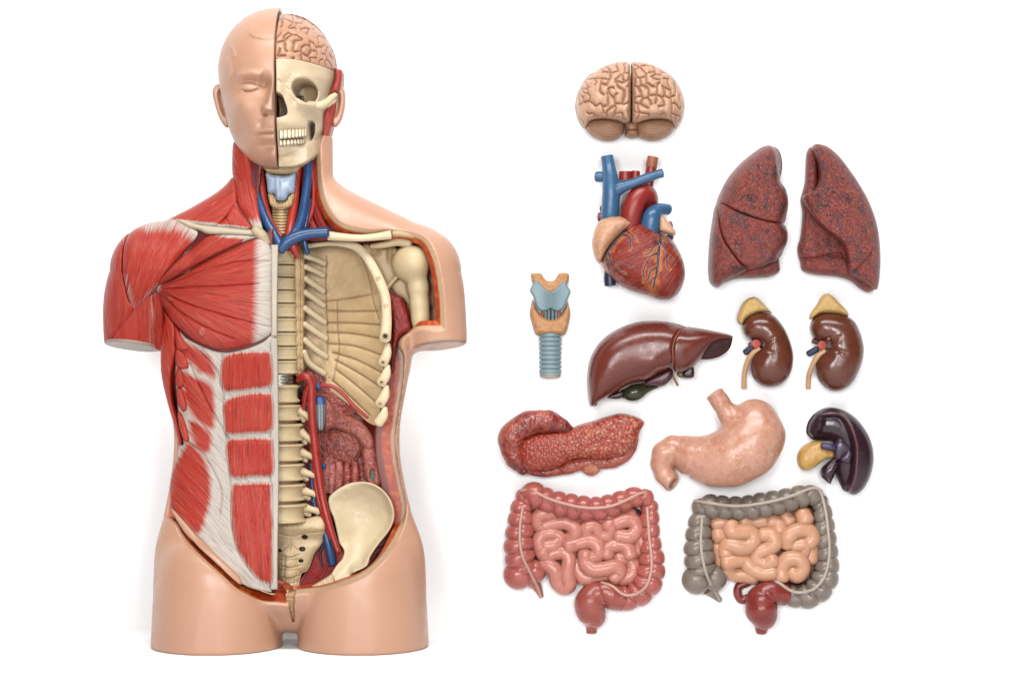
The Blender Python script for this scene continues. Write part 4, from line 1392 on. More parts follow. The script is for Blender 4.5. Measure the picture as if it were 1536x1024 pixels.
# ---- outlines of the two openings in the skin
OPEN_R = np.concatenate([
    P_((380, 190), (478, 190)), B_((545, 60), (548, 130), (552, 200), (566, 290), (602, 365), (660, 410), (760, 433), (865, 434), (1000, 458), (1060, 532), (1090, 640), (1104, 760), (1106, 872),
                                   (1095, 888), (1010, 890), (955, 900), (925, 925), (912, 960)),
    E_((560, 0), (546, 150), (530, 250), (521, 330), (535, 430), (553, 520), (566, 600), (548, 690), (480, 800), (390, 878), (250, 928), (115, 946)),
    P_((434, 892), (420, 885), (385, 872), (330, 835), (300, 800), (290, 640), (300, 345), (380, 340))])
OPEN_L = np.concatenate([P_((130, 180), (380, 180), (412, 345), (413, 640), (436, 690), (437, 780), (436, 860), (436, 892), (436, 900), (435, 906), (428, 907)), G_((690, 594), (600, 583), (500, 533), (420, 463), (300, 353), (225, 262), (185, 200)), P_((200, 745), (130, 700))])


def build_shell():
    global SB
    u, v, w = GB
    U2, V2 = u[:, :, 0], v[:, :, 0]
    H2 = FH
    pu, pv = proj(U2, V2, H2)
    dR = polyd(spline(OPEN_R, 3, True), pu, pv)[0][:, :, None]
    dL = polyd(spline(OPEN_L, 3, True), pu, pv)[0][:, :, None]
    dep = -SB
    slp = 0.75 - 0.5 * sstep(790, 860, v)
    cutR = -(dR - slp * np.minimum(np.maximum(dep, 0), 20)) * 0.8
    cutR = np.maximum(cutR, np.minimum(-22 - w, 15 - dep))
    wl = np.interp(v[0, :, 0], [246, 262, 380, 520, 570, 630, 700], [-300, -24, -24, -24, -20, 12, 14])[None, :, None]
    wl = np.where((u < 262) & (v < 545), -300, wl)
    cutL = np.maximum(-(dL - 0.7 * np.minimum(np.maximum(dep, 0), 20)) * 0.8, (wl - w))
    S = np.maximum(np.maximum(SB, -cutR), -cutL)
    slot = np.maximum(np.maximum(np.abs(u - 444.0) - 4.3 + sstep(890, 930, v) * 2.8, v - 928), 10 - w)
    S = np.maximum(S, -slot)
    S = np.where(v < 205, 1.0, S)
    Pv, Q = nets(GB, S)
    i = np.clip(((Pv - [148, 190, -96]) / 2.0).round().astype(int), 0, np.array(SB.shape) - 1)
    # depth below the skin, trilinear
    x = np.clip((Pv - [148, 190, -96]) / 2.0, 0, np.array(SB.shape) - 1.001)
    a = x.astype(int); fx = x - a
    de = 0
    for dx in (0, 1):
        for dy in (0, 1):
            for dz in (0, 1):
                wt = (fx[:, 0] if dx else 1 - fx[:, 0]) * (fx[:, 1] if dy else 1 - fx[:, 1]) * (fx[:, 2] if dz else 1 - fx[:, 2])
                de = de - wt * SB[np.minimum(a[:, 0] + dx, SB.shape[0] - 1), np.minimum(a[:, 1] + dy, SB.shape[1] - 1), np.minimum(a[:, 2] + dz, SB.shape[2] - 1)]
    uu, vv, ww = Pv.T
    n = fbm(uu / 5, vv / 5, 3) * .6 + fbm(ww / 5, vv / 4, 9) * .4
    skin = lin(SKIN)
    edge, fat, fat2, deep = lin((228, 190, 152)), lin((194, 62, 24)), lin((216, 108, 48)), lin((126, 40, 26))
    c = np.tile(skin, (len(uu), 1))
    pu, pv = proj(uu, vv, ww)
    din = np.maximum(polyd(spline(OPEN_R, 4, True), pu, pv)[0], polyd(spline(OPEN_L, 4, True), pu, pv)[0])
    near = din > -2.5
    inner = ((ww > -30) | (de > 10)) & (de > 1.2) & near
    fatc = mixc(fat, fat2, sstep(.45, .7, n))
    c2 = mixc(np.tile(edge, (len(uu), 1)), fatc, sstep(6.0, 8.0, din + 3 * (n - .5) + 3.5 * ((uu < 437) & (vv > 700))))
    c2 = mixc(c2, np.tile(deep, (len(uu), 1)), sstep(19, 24, din))
    c = np.where((inner & (vv < 945) & (sstep(1.2, 2.2, de) > 0))[:, None], mixc(c, c2, sstep(1.2, 2.4, de)), c)
    # the arm stump's underside gets a darker brown; thigh undersides stay skin
    stump = (vv > 500) & (vv < 545) & ((uu < 255) | (uu > 612)) & (ww < 0.2 * 0 + 60) & (de > 0) & (np.abs(vv - 511 - 0.16 * (30 - ww) - np.where(uu < 400, .1 * (uu - 160), .1 * (700 - uu))) < 3)
    c = np.where(stump[:, None], lin((176, 140, 120)), c)
    emit('skin_shell', TORSO, TOR, Pv, Q, skinm, c)


build_shell()


# ---------------------------------------------------------------- muscles of the closed half
def sub(lo, hi):
    o = np.array([148, 190, -96])
    a = np.maximum(((np.array(lo) - o) / 2.0).astype(int), 0)
    b = np.minimum(((np.array(hi) - o) / 2.0).astype(int) + 2, SB.shape)
    sl = tuple(slice(a[k], b[k]) for k in range(3))
    return sl, [g[sl] for g in GB]


def refine(sl):
    """the body field of a block, resampled to half its step"""
    S = SB[sl]
    for ax in range(3):
        n = S.shape[ax]
        A = np.take(S, range(n), ax)
        M = 0.5 * (np.take(S, range(n - 1), ax) + np.take(S, range(1, n), ax))
        sh = list(S.shape); sh[ax] = 2 * n - 1
        T = np.empty(sh, f4)
        i0 = [slice(None)] * 3; i1 = [slice(None)] * 3
        i0[ax] = slice(0, None, 2); i1[ax] = slice(1, None, 2)
        T[tuple(i0)] = A; T[tuple(i1)] = M
        S = T
    g0 = [GB[k][sl] for k in range(3)]
    ax = [np.linspace(g0[k][0, 0, 0], g0[k][-1, -1, -1], S.shape[k]).astype(f4) for k in range(3)]
    return np.meshgrid(*ax, indexing='ij'), S


def fdir(deg):
    a = math.radians(deg)
    return lambda u, v: (-u * math.sin(a) + v * math.cos(a), u * math.cos(a) + v * math.sin(a))


def ffan(ax, ay, R=150.0):
    return lambda u, v: (np.arctan2(v - ay, u - ax) * R, np.hypot(u - ax, v - ay))


FLESH = fibre()


def muscle(name, poly, fib, ten=None, t0=3.0, rim=7.0, mat=None, wmin=-26, thick=11.0, umax=424.0, lines=(), parent=None, col=None, base=-3.6, fine=True, vmax=None):
    poly = on_body(spline(poly, 3, True))
    lo = (poly[:, 0].min() - 6, poly[:, 1].min() - 6, wmin - 3)
    hi = (poly[:, 0].max() + 6, poly[:, 1].max() + 6, 100)
    sl, g = sub(lo, hi)
    G, S = refine(sl) if fine else (g, SB[sl])
    u2, v2 = G[0][:, :, 0], G[1][:, :, 0]
    d = polyd(poly, u2, v2)[0]
    t = base + (t0 - base) * dome(np.maximum(d, 0), rim)
    LL = [spline(on_body(l), 2) for l in lines]
    for l in LL:
        t = t - 2.6 * np.exp(-(lined(l, u2, v2)[0] / 1.3) ** 2)
    S = S - t[:, :, None]
    S = np.maximum(np.maximum(S, -d[:, :, None]), -(S + t[:, :, None] + thick))
    S = np.maximum(np.maximum(S, G[0] - umax), wmin - G[2])
    Pv, Q = nets(G, S)
    pu, pv = proj(Pv[:, 0], Pv[:, 1], Pv[:, 2])
    dv = polyd(poly, Pv[:, 0], Pv[:, 1])[0]
    ac, al = fib(pu, pv + 0.25 * Pv[:, 2] * 0)
    at = {'fuv': np.stack([ac, al, 0 * ac], 1), 'ten': ten(pu, pv, dv) if ten else 0 * pu}
    return emit(name, parent or TORSO, TOR, Pv, Q, mat or FLESH, col(pu, pv, Pv[:, 2], dv) if col else None, at)


def band(line, w0, w1):
    """1 near a photo polyline fading to 0 between w0 and w1 px"""
    L = spline(line, 2)
    return lambda u, v, d: 1 - sstep(w0, w1, lined(L, u, v)[0])


def build_muscles():
    # bed under the muscles
    G, S = sub((148, 190, -60), (420, 905, 104))
    sl = G; g = S
    Sb = SB[sl] + 4.5
    pu, pv = proj(g[0][:, :, 0], g[1][:, :, 0], FH[sl[0], sl[1]])
    bedp = np.concatenate([P_((130, 180), (372, 180), (384, 345), (417, 360), (417, 620), (417, 876)), G_((600, 500), (500, 450), (330, 285), (180, 130)), P_((130, 740))])
    dL = polyd(spline(bedp, 4, True), pu, pv)[0][:, :, None]
    w = g[2]
    Sb = np.maximum(np.maximum(Sb, -dL), np.maximum(-36 - w, g[0] - 416))
    Pv, Q = nets(g, Sb)
    n = fbm(Pv[:, 0] / 9, Pv[:, 1] / 9, 3)
    emit('muscle_bed', TORSO, TOR, Pv, Q, paint(None, 0.45, 0.1, 60), mixc(lin((96, 26, 24)), lin((130, 44, 38)), n))
    # underside of the arm stump: smooth plastic, its grey-brown shading painted in
    sl, g = sub((148, 480, -60), (262, 548, 60))
    G2, S2 = refine(sl)
    pl = G2[1] - 511 - 0.16 * (30 - G2[2]) - 0.10 * (G2[0] - 160)
    arm = arm_sdf(G2, ARM_L)
    S2 = np.maximum(np.maximum(arm - 0.9, -(pl + 4)), np.maximum(pl - 0.6, G2[0] - 247))
    Pv, Q = nets(G2, S2)
    emit('arm_stump', TORSO, TOR, Pv, Q, paint((172, 150, 136), 0.42, 0.04))
    # shoulder and arm
    dl_top = C_((385, 392), (300, 398), (220, 415), (150, 470))
    muscle('arm_muscle', C_((40, 900), (130, 830), (200, 770), (250, 735), (290, 720), (312, 800), (316, 870), (306, 985), (180, 1000), (30, 960)), fdir(86), lambda u, v, d: 0.32 * np.exp(-((u - 228) / 6) ** 2), -1.5, 6, wmin=-70, thick=16)
    muscle('deltoid_muscle', C_((190, 405), (140, 440), (70, 520), (20, 640), (20, 960), (72, 940), (110, 890), (184, 795), (158, 750), (140, 670), (132, 600), (142, 500), (178, 440)),
           ffan(172, 640, 300), lambda u, v, d: 0.25 * sstep(400, 345, v), 1.6, 8, wmin=-75, thick=16, base=-2.0)
    muscle('deltoid_muscle', C_((474, 448), (440, 425), (385, 395), (300, 396), (245, 402), (180, 438), (146, 500), (136, 600), (146, 680), (162, 750), (186, 790), (240, 742), (285, 692), (330, 622), (400, 542), (452, 490)),
           ffan(168, 545, 220), lambda u, v, d: np.maximum(0.75 * band(C_((480, 455), (440, 425), (385, 393), (300, 392), (250, 398)), 2, 30)(u, v, d), 0.35 * band(C_((140, 650), (185, 790), (240, 742), (285, 692)), 1, 12)(u, v, d)), 3.4, 13, wmin=-50, base=-1.2)
    muscle('trapezius_muscle', C_((320, 400), (375, 368), (450, 328), (545, 268), (630, 195), (650, 300), (632, 335), (600, 375), (550, 420), (470, 414)), fdir(-36), band(C_((330, 400), (470, 414), (550, 420)), 1, 9), 1.0, 8, wmin=-60, thick=16)
    muscle('neck_muscle', C_((640, 300), (662, 352), (700, 400), (720, 425), (690, 434), (620, 425), (552, 421), (602, 375)), fdir(60), band(C_((690, 434), (620, 425), (552, 421)), 0, 7), 0.5, 6, wmin=-40)
    muscle('neck_muscle', C_((628, 40), (690, 60), (712, 130), (722, 200), (735, 260), (745, 340), (762, 420), (772, 470), (740, 440), (722, 425), (690, 380), (655, 320), (640, 240), (620, 160)), fdir(74),
           lambda u, v, d: sstep(318, 345, v), 2.0, 12, wmin=-40)
    muscle('collarbone', C_((375, 388), (420, 390), (480, 412), (600, 424), (690, 434), (735, 438), (748, 462), (690, 462), (600, 458), (520, 457), (480, 440), (430, 428), (385, 402)), fdir(5), None, 4.0, 6,
           mat=paint((214, 196, 170), 0.45, 0.08), col=None)
    # breast
    ap = C_((283, 697))[0]
    tn = lambda u, v, d: np.maximum(sstep(370, 398, u + 0.02 * (v - 430)), 0.75 * (1 - sstep(3, 12, np.hypot(u - ap[0], v - ap[1]))))
    muscle('pectoral_muscle', C_((285, 690), (330, 625), (400, 555), (470, 502), (520, 462), (600, 456), (690, 460), (742, 468), (690, 488), (560, 545), (430, 615), (340, 662)), ffan(ap[0], ap[1], 170),
           lambda u, v, d: band(C_((520, 460), (600, 456), (742, 468), (690, 488)), 1, 9)(u, v, d) * sstep(305, 350, u), 3.0, 8)
    pm = muscle('pectoral_muscle', C_((284, 700), (345, 668), (435, 622), (565, 552), (690, 494), (745, 472), (775, 482), (803, 520), (808, 570), (806, 700), (806, 870), (802, 905), (740, 942), (640, 972), (560, 973), (470, 942), (390, 882), (330, 812)),
                ffan(ap[0], ap[1], 170), tn, 7.0, 20, lines=[C_((300, 700), (450, 640), (640, 585), (800, 578)), C_((300, 712), (420, 765), (600, 825), (800, 875)), C_((300, 704), (450, 695), (600, 690), (750, 680)), C_((310, 730), (390, 800), (500, 870), (640, 930))])
    q = C_((494, 896))[0]
    w = float(fh(*q)) + 7
    a = np.linspace(0, 2 * np.pi, 14, endpoint=False)
    qq = at_depth([q], w)[0]
    lens('nipple', pm, TOR, np.c_[qq[0] + 7.4 * np.cos(a), qq[1] + 7.8 * np.sin(a)], paint((186, 74, 58), 0.45, 0.15, 200), w0=w + 1.5, step=0.8,
         front=lambda u, v, d, ds: 2 + 4.5 * dome(ds, 5) - 1.3 * np.exp(-(np.hypot(u - qq[0], v - qq[1]) / 1.2) ** 2) + 0.8 * np.sin(u * 1.7) * np.sin(v * 1.6), back=lambda u, v, d, ds: 0 * u - 6)
    # breastbone strip with the cut edge
    muscle('breastbone', dens(C_((802, 503), (845, 503), (845, 918), (802, 918)), 5), fdir(90), None, 2.0, 3.0, mat=paint((200, 187, 170), 0.5, 0.07), thick=10)
    muscle('tendon_strip', dens(P_((405, 506), (424, 506), (424, 884), (405, 884)), 5), fdir(90), None, 0.0, 3.0, mat=paint((200, 190, 178), 0.5, 0.06), thick=10)
    # flank
    muscle('latissimus_muscle', np.concatenate([C_((316, 800), (330, 812), (372, 872), (372, 960)), F_((105, 100), (88, 200), (92, 285), (108, 340), (125, 425), (112, 430), (95, 360), (72, 280), (52, 180), (50, 60), (60, 0))]), fdir(82), None, 2.0, 5, wmin=-24)
    zones = [F_((110, 60), (160, 85), (222, 130), (240, 205), (205, 190), (150, 150), (115, 120)), F_((120, 180), (175, 200), (226, 225), (238, 290), (236, 375), (200, 370), (150, 320), (125, 250)), F_((150, 350), (215, 380), (228, 430), (205, 465), (165, 430)),
             F_((60, 560), (115, 470), (150, 425), (195, 470), (222, 540), (220, 640), (180, 745), (100, 680), (60, 650)), F_((150, 110), (200, 120), (220, 180), (180, 180))]
    zones = [spline(z, 3, True) for z in zones]

    def ten_sheet(u, v, d):
        m = np.full(len(u), -99.0)
        for z in zones:
            m = np.maximum(m, polyd(z, u, v)[0])
        return 1 - sstep(-9, 11, m)
    sheet = np.concatenate([C_((372, 880), (430, 930), (560, 985), (660, 980), (760, 945), (805, 910), (822, 922)), P_((406, 520), (406, 600), (406, 700), (406, 800), (406, 850), (406, 872), (405, 882)), F_((432, 948), (335, 925), (215, 800), (95, 662), (82, 640), (82, 560), (105, 470), (112, 430), (128, 430), (112, 340), (100, 200), (105, 100))])
    muscle('oblique_muscle', sheet, fdir(47), ten_sheet, 0.0, 4.0, lines=[F_((150, 425), (200, 470), (240, 540), (262, 600), (255, 680)), F_((265, 120), (268, 250), (280, 420), (295, 600), (298, 720), (330, 830)), F_((190, 110), (240, 170), (262, 230)), F_((150, 150), (210, 280), (290, 420))], wmin=-10)
    vt = lambda u, v, d: 0.95 * (1 - sstep(-3, 8.5, d))
    for L in (((268, 135), (330, 112), (420, 112), (436, 132), (437, 222), (380, 238), (300, 248), (264, 232)), ((274, 285), (340, 258), (420, 255), (438, 272), (438, 378), (360, 393), (282, 393), (272, 345)),
              ((281, 425), (340, 412), (425, 413), (440, 430), (440, 533), (380, 543), (302, 546), (285, 500)), ((301, 590), (340, 575), (430, 575), (439, 600), (441, 780), (439, 900), (415, 908), (370, 882), (322, 812), (300, 720))):
        LP = F_(*L); LP = LP.mean(0) + (LP - LP.mean(0)) * np.array([1.05, 1.06])
        muscle('abdominal_muscle', LP, fdir(90 if L[0][0] < 290 else 86), vt, 5.0, 12, base=-1.0)
    for L in (((100, 20), (125, 55), (150, 100), (128, 110), (104, 95)), ((105, 95), (135, 120), (150, 165), (120, 172), (100, 150)), ((108, 160), (128, 180), (135, 228), (115, 238), (100, 215)), ((106, 232), (130, 245), (145, 300), (130, 322), (108, 290)),
              ((108, 318), (130, 335), (152, 410), (138, 428), (118, 390))):
        muscle('serratus_muscle', F_(*L), fdir(62), None, 4.0, 6, wmin=-15)
    # lip of skin along the lower edge of the muscle plate
    muscle('skin_lip', G_((186, 150), (200, 142), (330, 290), (430, 385), (512, 466), (506, 503), (400, 408), (300, 315), (238, 240)), fdir(40), None, 2.5, 4, mat=skinc, thick=16, wmin=-5)
    muscle('pelvic_rim', G_((500, 482), (530, 493), (600, 523), (660, 540), (682, 545), (680, 551), (655, 547), (600, 532), (530, 503), (502, 493)), fdir(10), None, -1.0, 4, mat=paint((222, 184, 142), 0.45), wmin=20, umax=440)


build_muscles()
# ---------------------------------------------------------------- the opened half
def deep(pts, w):
    return at_depth(np.array(pts, float)[:, :2], w)


def vessel(name, pts, mat, r=None, parent=None, k=1.0, **kw):
    """pts = photo px (u, v, w, r)"""
    P = np.array(pts, float)
    Q = P.copy()
    Q[:, :2] = at_depth(P[:, :2], P[:, 2])
    return tube(name, parent or TORSO, TOR, Q, mat, r=r, **kw)


def cc(fn, *pts):
    """crop points carrying w and a radius in crop px"""
    k = {A_: 3.9375, B_: 3.012, C_: 3.0133, D_: 3.4115, E_: 2.696}[fn]
    P = fn(*pts)
    P[:, 3] /= k
    return P


RED = paint((176, 44, 34), 0.32, 0.1)
REDB = paint((192, 56, 40), 0.32, 0.1)
BLUE = paint((36, 78, 128), 0.32, 0.08)
CREAM = paint((230, 206, 162), 0.45, 0.06, 25.0, 160.0, 0.0004, (16.0, 0.2, (196, 164, 116), 0.45))
CREAM2 = paint((218, 186, 138), 0.48, 0.10, 30.0, 120.0, 0.0006, (14.0, 0.2, (184, 146, 98), 0.6))
LIGHT = paint((234, 213, 174), 0.42, 0.05, 25.0, 160.0, 0.0003)
HOLE_SHADE = paint((44, 30, 22), 0.7)  # near-black paint for the shaded inside of the peg holes


def build_ribs():
    ar = deep(D_((150, 100), (215, 92), (330, 80), (430, 88), (490, 130), (545, 205), (590, 290), (612, 400), (612, 520), (606, 640), (596, 740), (590, 840), (580, 940), (565, 1012), (515, 1000), (440, 935), (370, 880), (300, 835), (230, 790), (170, 760), (150, 500)), -5)
    rl = [D_((285, 378), (400, 366), (540, 345)), D_((298, 428), (430, 432), (572, 432)), D_((300, 490), (430, 492), (578, 502)), D_((300, 540), (430, 546), (582, 572)), D_((300, 598), (440, 610), (585, 655)), D_((330, 645), (450, 680), (590, 745)),
          D_((345, 685), (450, 740), (585, 820)), D_((350, 735), (450, 810), (565, 905)), D_((330, 790), (420, 870), (525, 965))]
    vl = [D_((352, 380), (354, 500), (362, 620), (345, 725), (330, 790)), D_((295, 150), (290, 300), (296, 420), (302, 560), (300, 680)), D_((480, 150), (520, 260), (545, 380), (575, 470))]
    RL = [spline(deep(l, -10), 2) for l in rl]; VL = [spline(deep(l, -10), 2) for l in vl]
    u0, u1 = 450, 585

    def front(u, v, d, ds):
        x = np.clip((u - u0) / (u1 - u0), -.3, 1.1)
        w = -44 + 58 * np.abs(x) ** 2.4 - 10 * sstep(560, 640, v) * (1 - x)
        best = np.full(len(u), 99.0)
        for l in RL:
            best = np.minimum(best, lined(l, u, v)[0])
        w = w - 2.4 * np.exp(-(best / 1.3) ** 2) + 1.6 * np.minimum(best / 7, 1) ** .6
        for l in VL:
            w = w - 1.4 * np.exp(-(lined(l, u, v)[0] / 1.1) ** 2)
        top = lined(RL[0], u, v)[0]
        yl = np.interp(u, RL[0][:, 0], RL[0][:, 1])
        w = w - 4 * (v < yl) * sstep(0, 3, top)
        return w + 1.2 * (fbm(u / 7, v / 7, 5) - .5)

    def colr(u, v, w, d):
        best = np.full(len(u), 99.0)
        for l in RL + VL:
            best = np.minimum(best, lined(l, u, v)[0])
        c = mixc(lin((232, 202, 156)), lin((216, 178, 128)), fbm(u / 22, v / 16, 8))
        return mixc(c, lin((146, 102, 62)), 0.6 * np.exp(-(best / 1.4) ** 2))
    rib, _ = lens('rib_cage', TORSO, TOR, ar, paint(None, 0.5, 0.08, 40, 140, 0.0005), front=front, back=lambda u, v, d, ds: front(u, v, d, ds) - 5, step=1.1, col=colr)
    for a, b, c in (((195, 150), (245, 165), (292, 186)), ((198, 205), (240, 222), (288, 246)), ((198, 265), (240, 295), (288, 328)), ((196, 335), (240, 365), (290, 402)), ((194, 415), (240, 450), (294, 488)), ((194, 498), (245, 535), (300, 572)), ((194, 578), (245, 625), (300, 664)), ((190, 640), (220, 700), (292, 750))):
        P = cc(D_, a + (-14, 15), b + (-18, 15), c + (-30, 16))
        P[:, 2] = [-10, -20, -33]
        vessel('rib', P, LIGHT, parent=rib, n=14, cap=0.8)
    # cut ends of the ribs: one long plate, then overlapping leaves
    P = cc(D_, (200, 100, -6, 12), (330, 86, 4, 12), (430, 94, 12, 20), (490, 128, 17, 23), (540, 200, 21, 24), (580, 282, 24, 25), (606, 355, 26, 25), (613, 430, 27, 25), (613, 500, 27, 27), (606, 570, 27, 30))
    vessel('rib_plate', P, LIGHT, parent=rib, n=20, cap=0.8, flat=0.55)
    for a, b in (((618, 605), (596, 695)), ((618, 715), (588, 797)), ((612, 820), (580, 905)), ((604, 930), (574, 1000))):
        m = ((a[0] + b[0]) / 2 + 8, (a[1] + b[1]) / 2)
        vessel('rib_plate', cc(D_, a + (22, 15), m + (25, 24), b + (24, 26)), LIGHT, parent=rib, n=18, cap=0.8, flat=0.55)
    for x, y, r, w in ((503, 137, 8, 24), (570, 265, 8, 31), (609, 404, 8, 34), (606, 560, 15, 36), (594, 694, 9, 33), (587, 796, 9, 33), (579, 905, 9, 32)):
        q = deep(D_((x, y)), w)[0]
        rr = r / 3.4115
        a = np.linspace(0, 2 * np.pi, 16, endpoint=False)
        ring = np.array([(q[0] + rr * math.cos(t), q[1] + rr * math.sin(t), w - 3.6) for t in np.linspace(0, 2 * np.pi, 18)])
        V, F, _, _ = sweep(ring, 1.1, 8, 0.0)
        emit('peg_ring', rib, TOR, V, F, CREAM2)
        V, F, _, _ = sweep(np.array([(q[0], q[1], w - 8), (q[0], q[1], w - 4.0)]), rr * .75, 12, 0.1)
        emit('dark_peg_disc', rib, TOR, V, F, HOLE_SHADE)  # solid dark disc, the hole's inner shade painted rather than cut


def build_spine():
    # backing column with the small side joints
    P = deep(D_((140, 130), (190, 150), (192, 420), (186, 650), (190, 730), (165, 760), (140, 700)), -10)
    def front(u, v, d, ds):
        k = (v - 385) / 19.2
        return -12 + 6 * dome(ds, 6) + 2.5 * np.abs(np.sin(np.pi * k)) - 2.0 * np.exp(-((u - 448.5) / 1.4) ** 2) + 2.2 * np.exp(-((u - 452.5) / 1.6) ** 2) * (0.4 + np.abs(np.sin(np.pi * k * 2)))
    sp, _ = lens('spine', TORSO, TOR, P, CREAM2, front=front, back=lambda u, v, d, ds: 0 * u - 40, step=0.8)

    def vert(v0, v1, ur, w=6.0, waist=0.12, ucen=417.0, mat=CREAM):
        h = (v1 - v0)
        r = ur - ucen
        n = 40
        prof = [(0.0, .80), (0.02, .93), (.07, 1.0), (.14, 1.0), (.24, 1 - waist * .8), (.5, 1 - waist), (.76, 1 - waist * .8), (.86, 1.0), (.93, 1.0), (.98, .93), (1.0, .80)]
        pr = spline(np.array(prof), 0.04)
        th = np.linspace(0, 2 * np.pi, n, endpoint=False)
        V = []
        for t, k in pr:
            for a in th:
                V.append((ucen + r * k * math.cos(a), v0 + h * t, w - 8 + r * k * .92 * math.sin(a) + 0.0))
        m = len(pr)
        V = np.array(V)
        k = 1 - (w + 10) / FPX
        V[:, 0] = CX + (V[:, 0] - CX) * k; V[:, 1] = CY + (V[:, 1] - CY) * k
        i = np.arange(m - 1)[:, None] * n; j = np.arange(n)[None]; kk = (j + 1) % n
        F = np.stack([i + j, i + n + j, i + n + kk, i + kk], -1).reshape(-1, 4)
        V = np.concatenate([V, V[:n].mean(0)[None], V[-n:].mean(0)[None]])
        c0 = np.stack([np.full(n, m * n), np.arange(n), (np.arange(n) + 1) % n], 1)
        c1 = np.stack([np.full(n, m * n + 1), (m - 1) * n + (np.arange(n) + 1) % n, (m - 1) * n + np.arange(n)], 1)
        return emit('vertebra', sp, TOR, V, [F[:, ::-1], c0[:, ::-1], c1[:, ::-1]], mat)
    ys = [118, 194, 258, 325, 392, 465, 540, 612, 682, 756]
    for k in range(9):
        vert(340 + ys[k] / 3.4115 + 0.5, 340 + ys[k + 1] / 3.4115 - 0.4, 400 + (139 + k * 1.9) / 3.4115, waist=0.06)
    vert(340 + 95 / 3.4115, 340 + 125 / 3.4115, 400 + 134 / 3.4115, waist=0.05)
    lum = [(100, 173, 131), (180, 246, 134), (257, 329, 143), (338, 409, 146), (418, 489, 148), (500, 571, 153), (580, 660, 160)]
    for a, b, x in lum:
        vert(540 + a / 2.696, 540 + b / 2.696, 400 + x / 2.696, waist=0.13, w=10)
    # discs and the metal link
    disc = paint((150, 118, 80), 0.5)
    for (a, b, x) in [(l0[1], l1[0], l0[2]) for l0, l1 in zip(lum[:-1], lum[1:])]:
        v = 540 + (a + b) / 2 / 2.696
        P = deep(np.array([(417, v - 4), (417, v + 4)]), 8)
        V, F, _, _ = sweep(np.c_[P, [2, 2]], (400 + x / 2.696 - 417) * .84, 32, 0.05)
        emit('disc', sp, TOR, V, F, disc)
    met, nt, b = _new('steel')
    b.inputs['Base Color'].default_value = (0.42, 0.40, 0.36, 1); b.inputs['Metallic'].default_value = 1; b.inputs['Roughness'].default_value = 0.3
    P = deep(np.array([(417, 561.5), (417, 580)]), 8)
    Q = spline(np.c_[P, [2, 2]], 0.5)
    V, F, _, _ = sweep(Q, 23.5, 40, 0.05, 1.0, lambda s, t: 1 - .10 * (0.5 + .5 * np.cos(s * 2 * np.pi / 4.6)))
    emit('metal_link', sp, TOR, V, F, met)
    for a, b in (((135, 205), (182, 238)), ((140, 292), (192, 332)), ((140, 372), (196, 394)), ((142, 450), (202, 468)), ((150, 528), (210, 544)), ((155, 596), (210, 610))):
        m = ((a[0] + b[0]) / 2, (a[1] + b[1]) / 2)
        vessel('transverse_process', cc(E_, a + (0, 19), m + (2, 13), b + (3, 15)), CREAM, parent=sp, n=16, cap=0.8, flat=0.8)
        vessel('transverse_process', cc(E_, (a[0], a[1] + 22, -4, 12), (m[0] - 8, m[1] + 22, -4, 10)), CREAM, parent=sp, n=12, cap=0.8, flat=0.8)


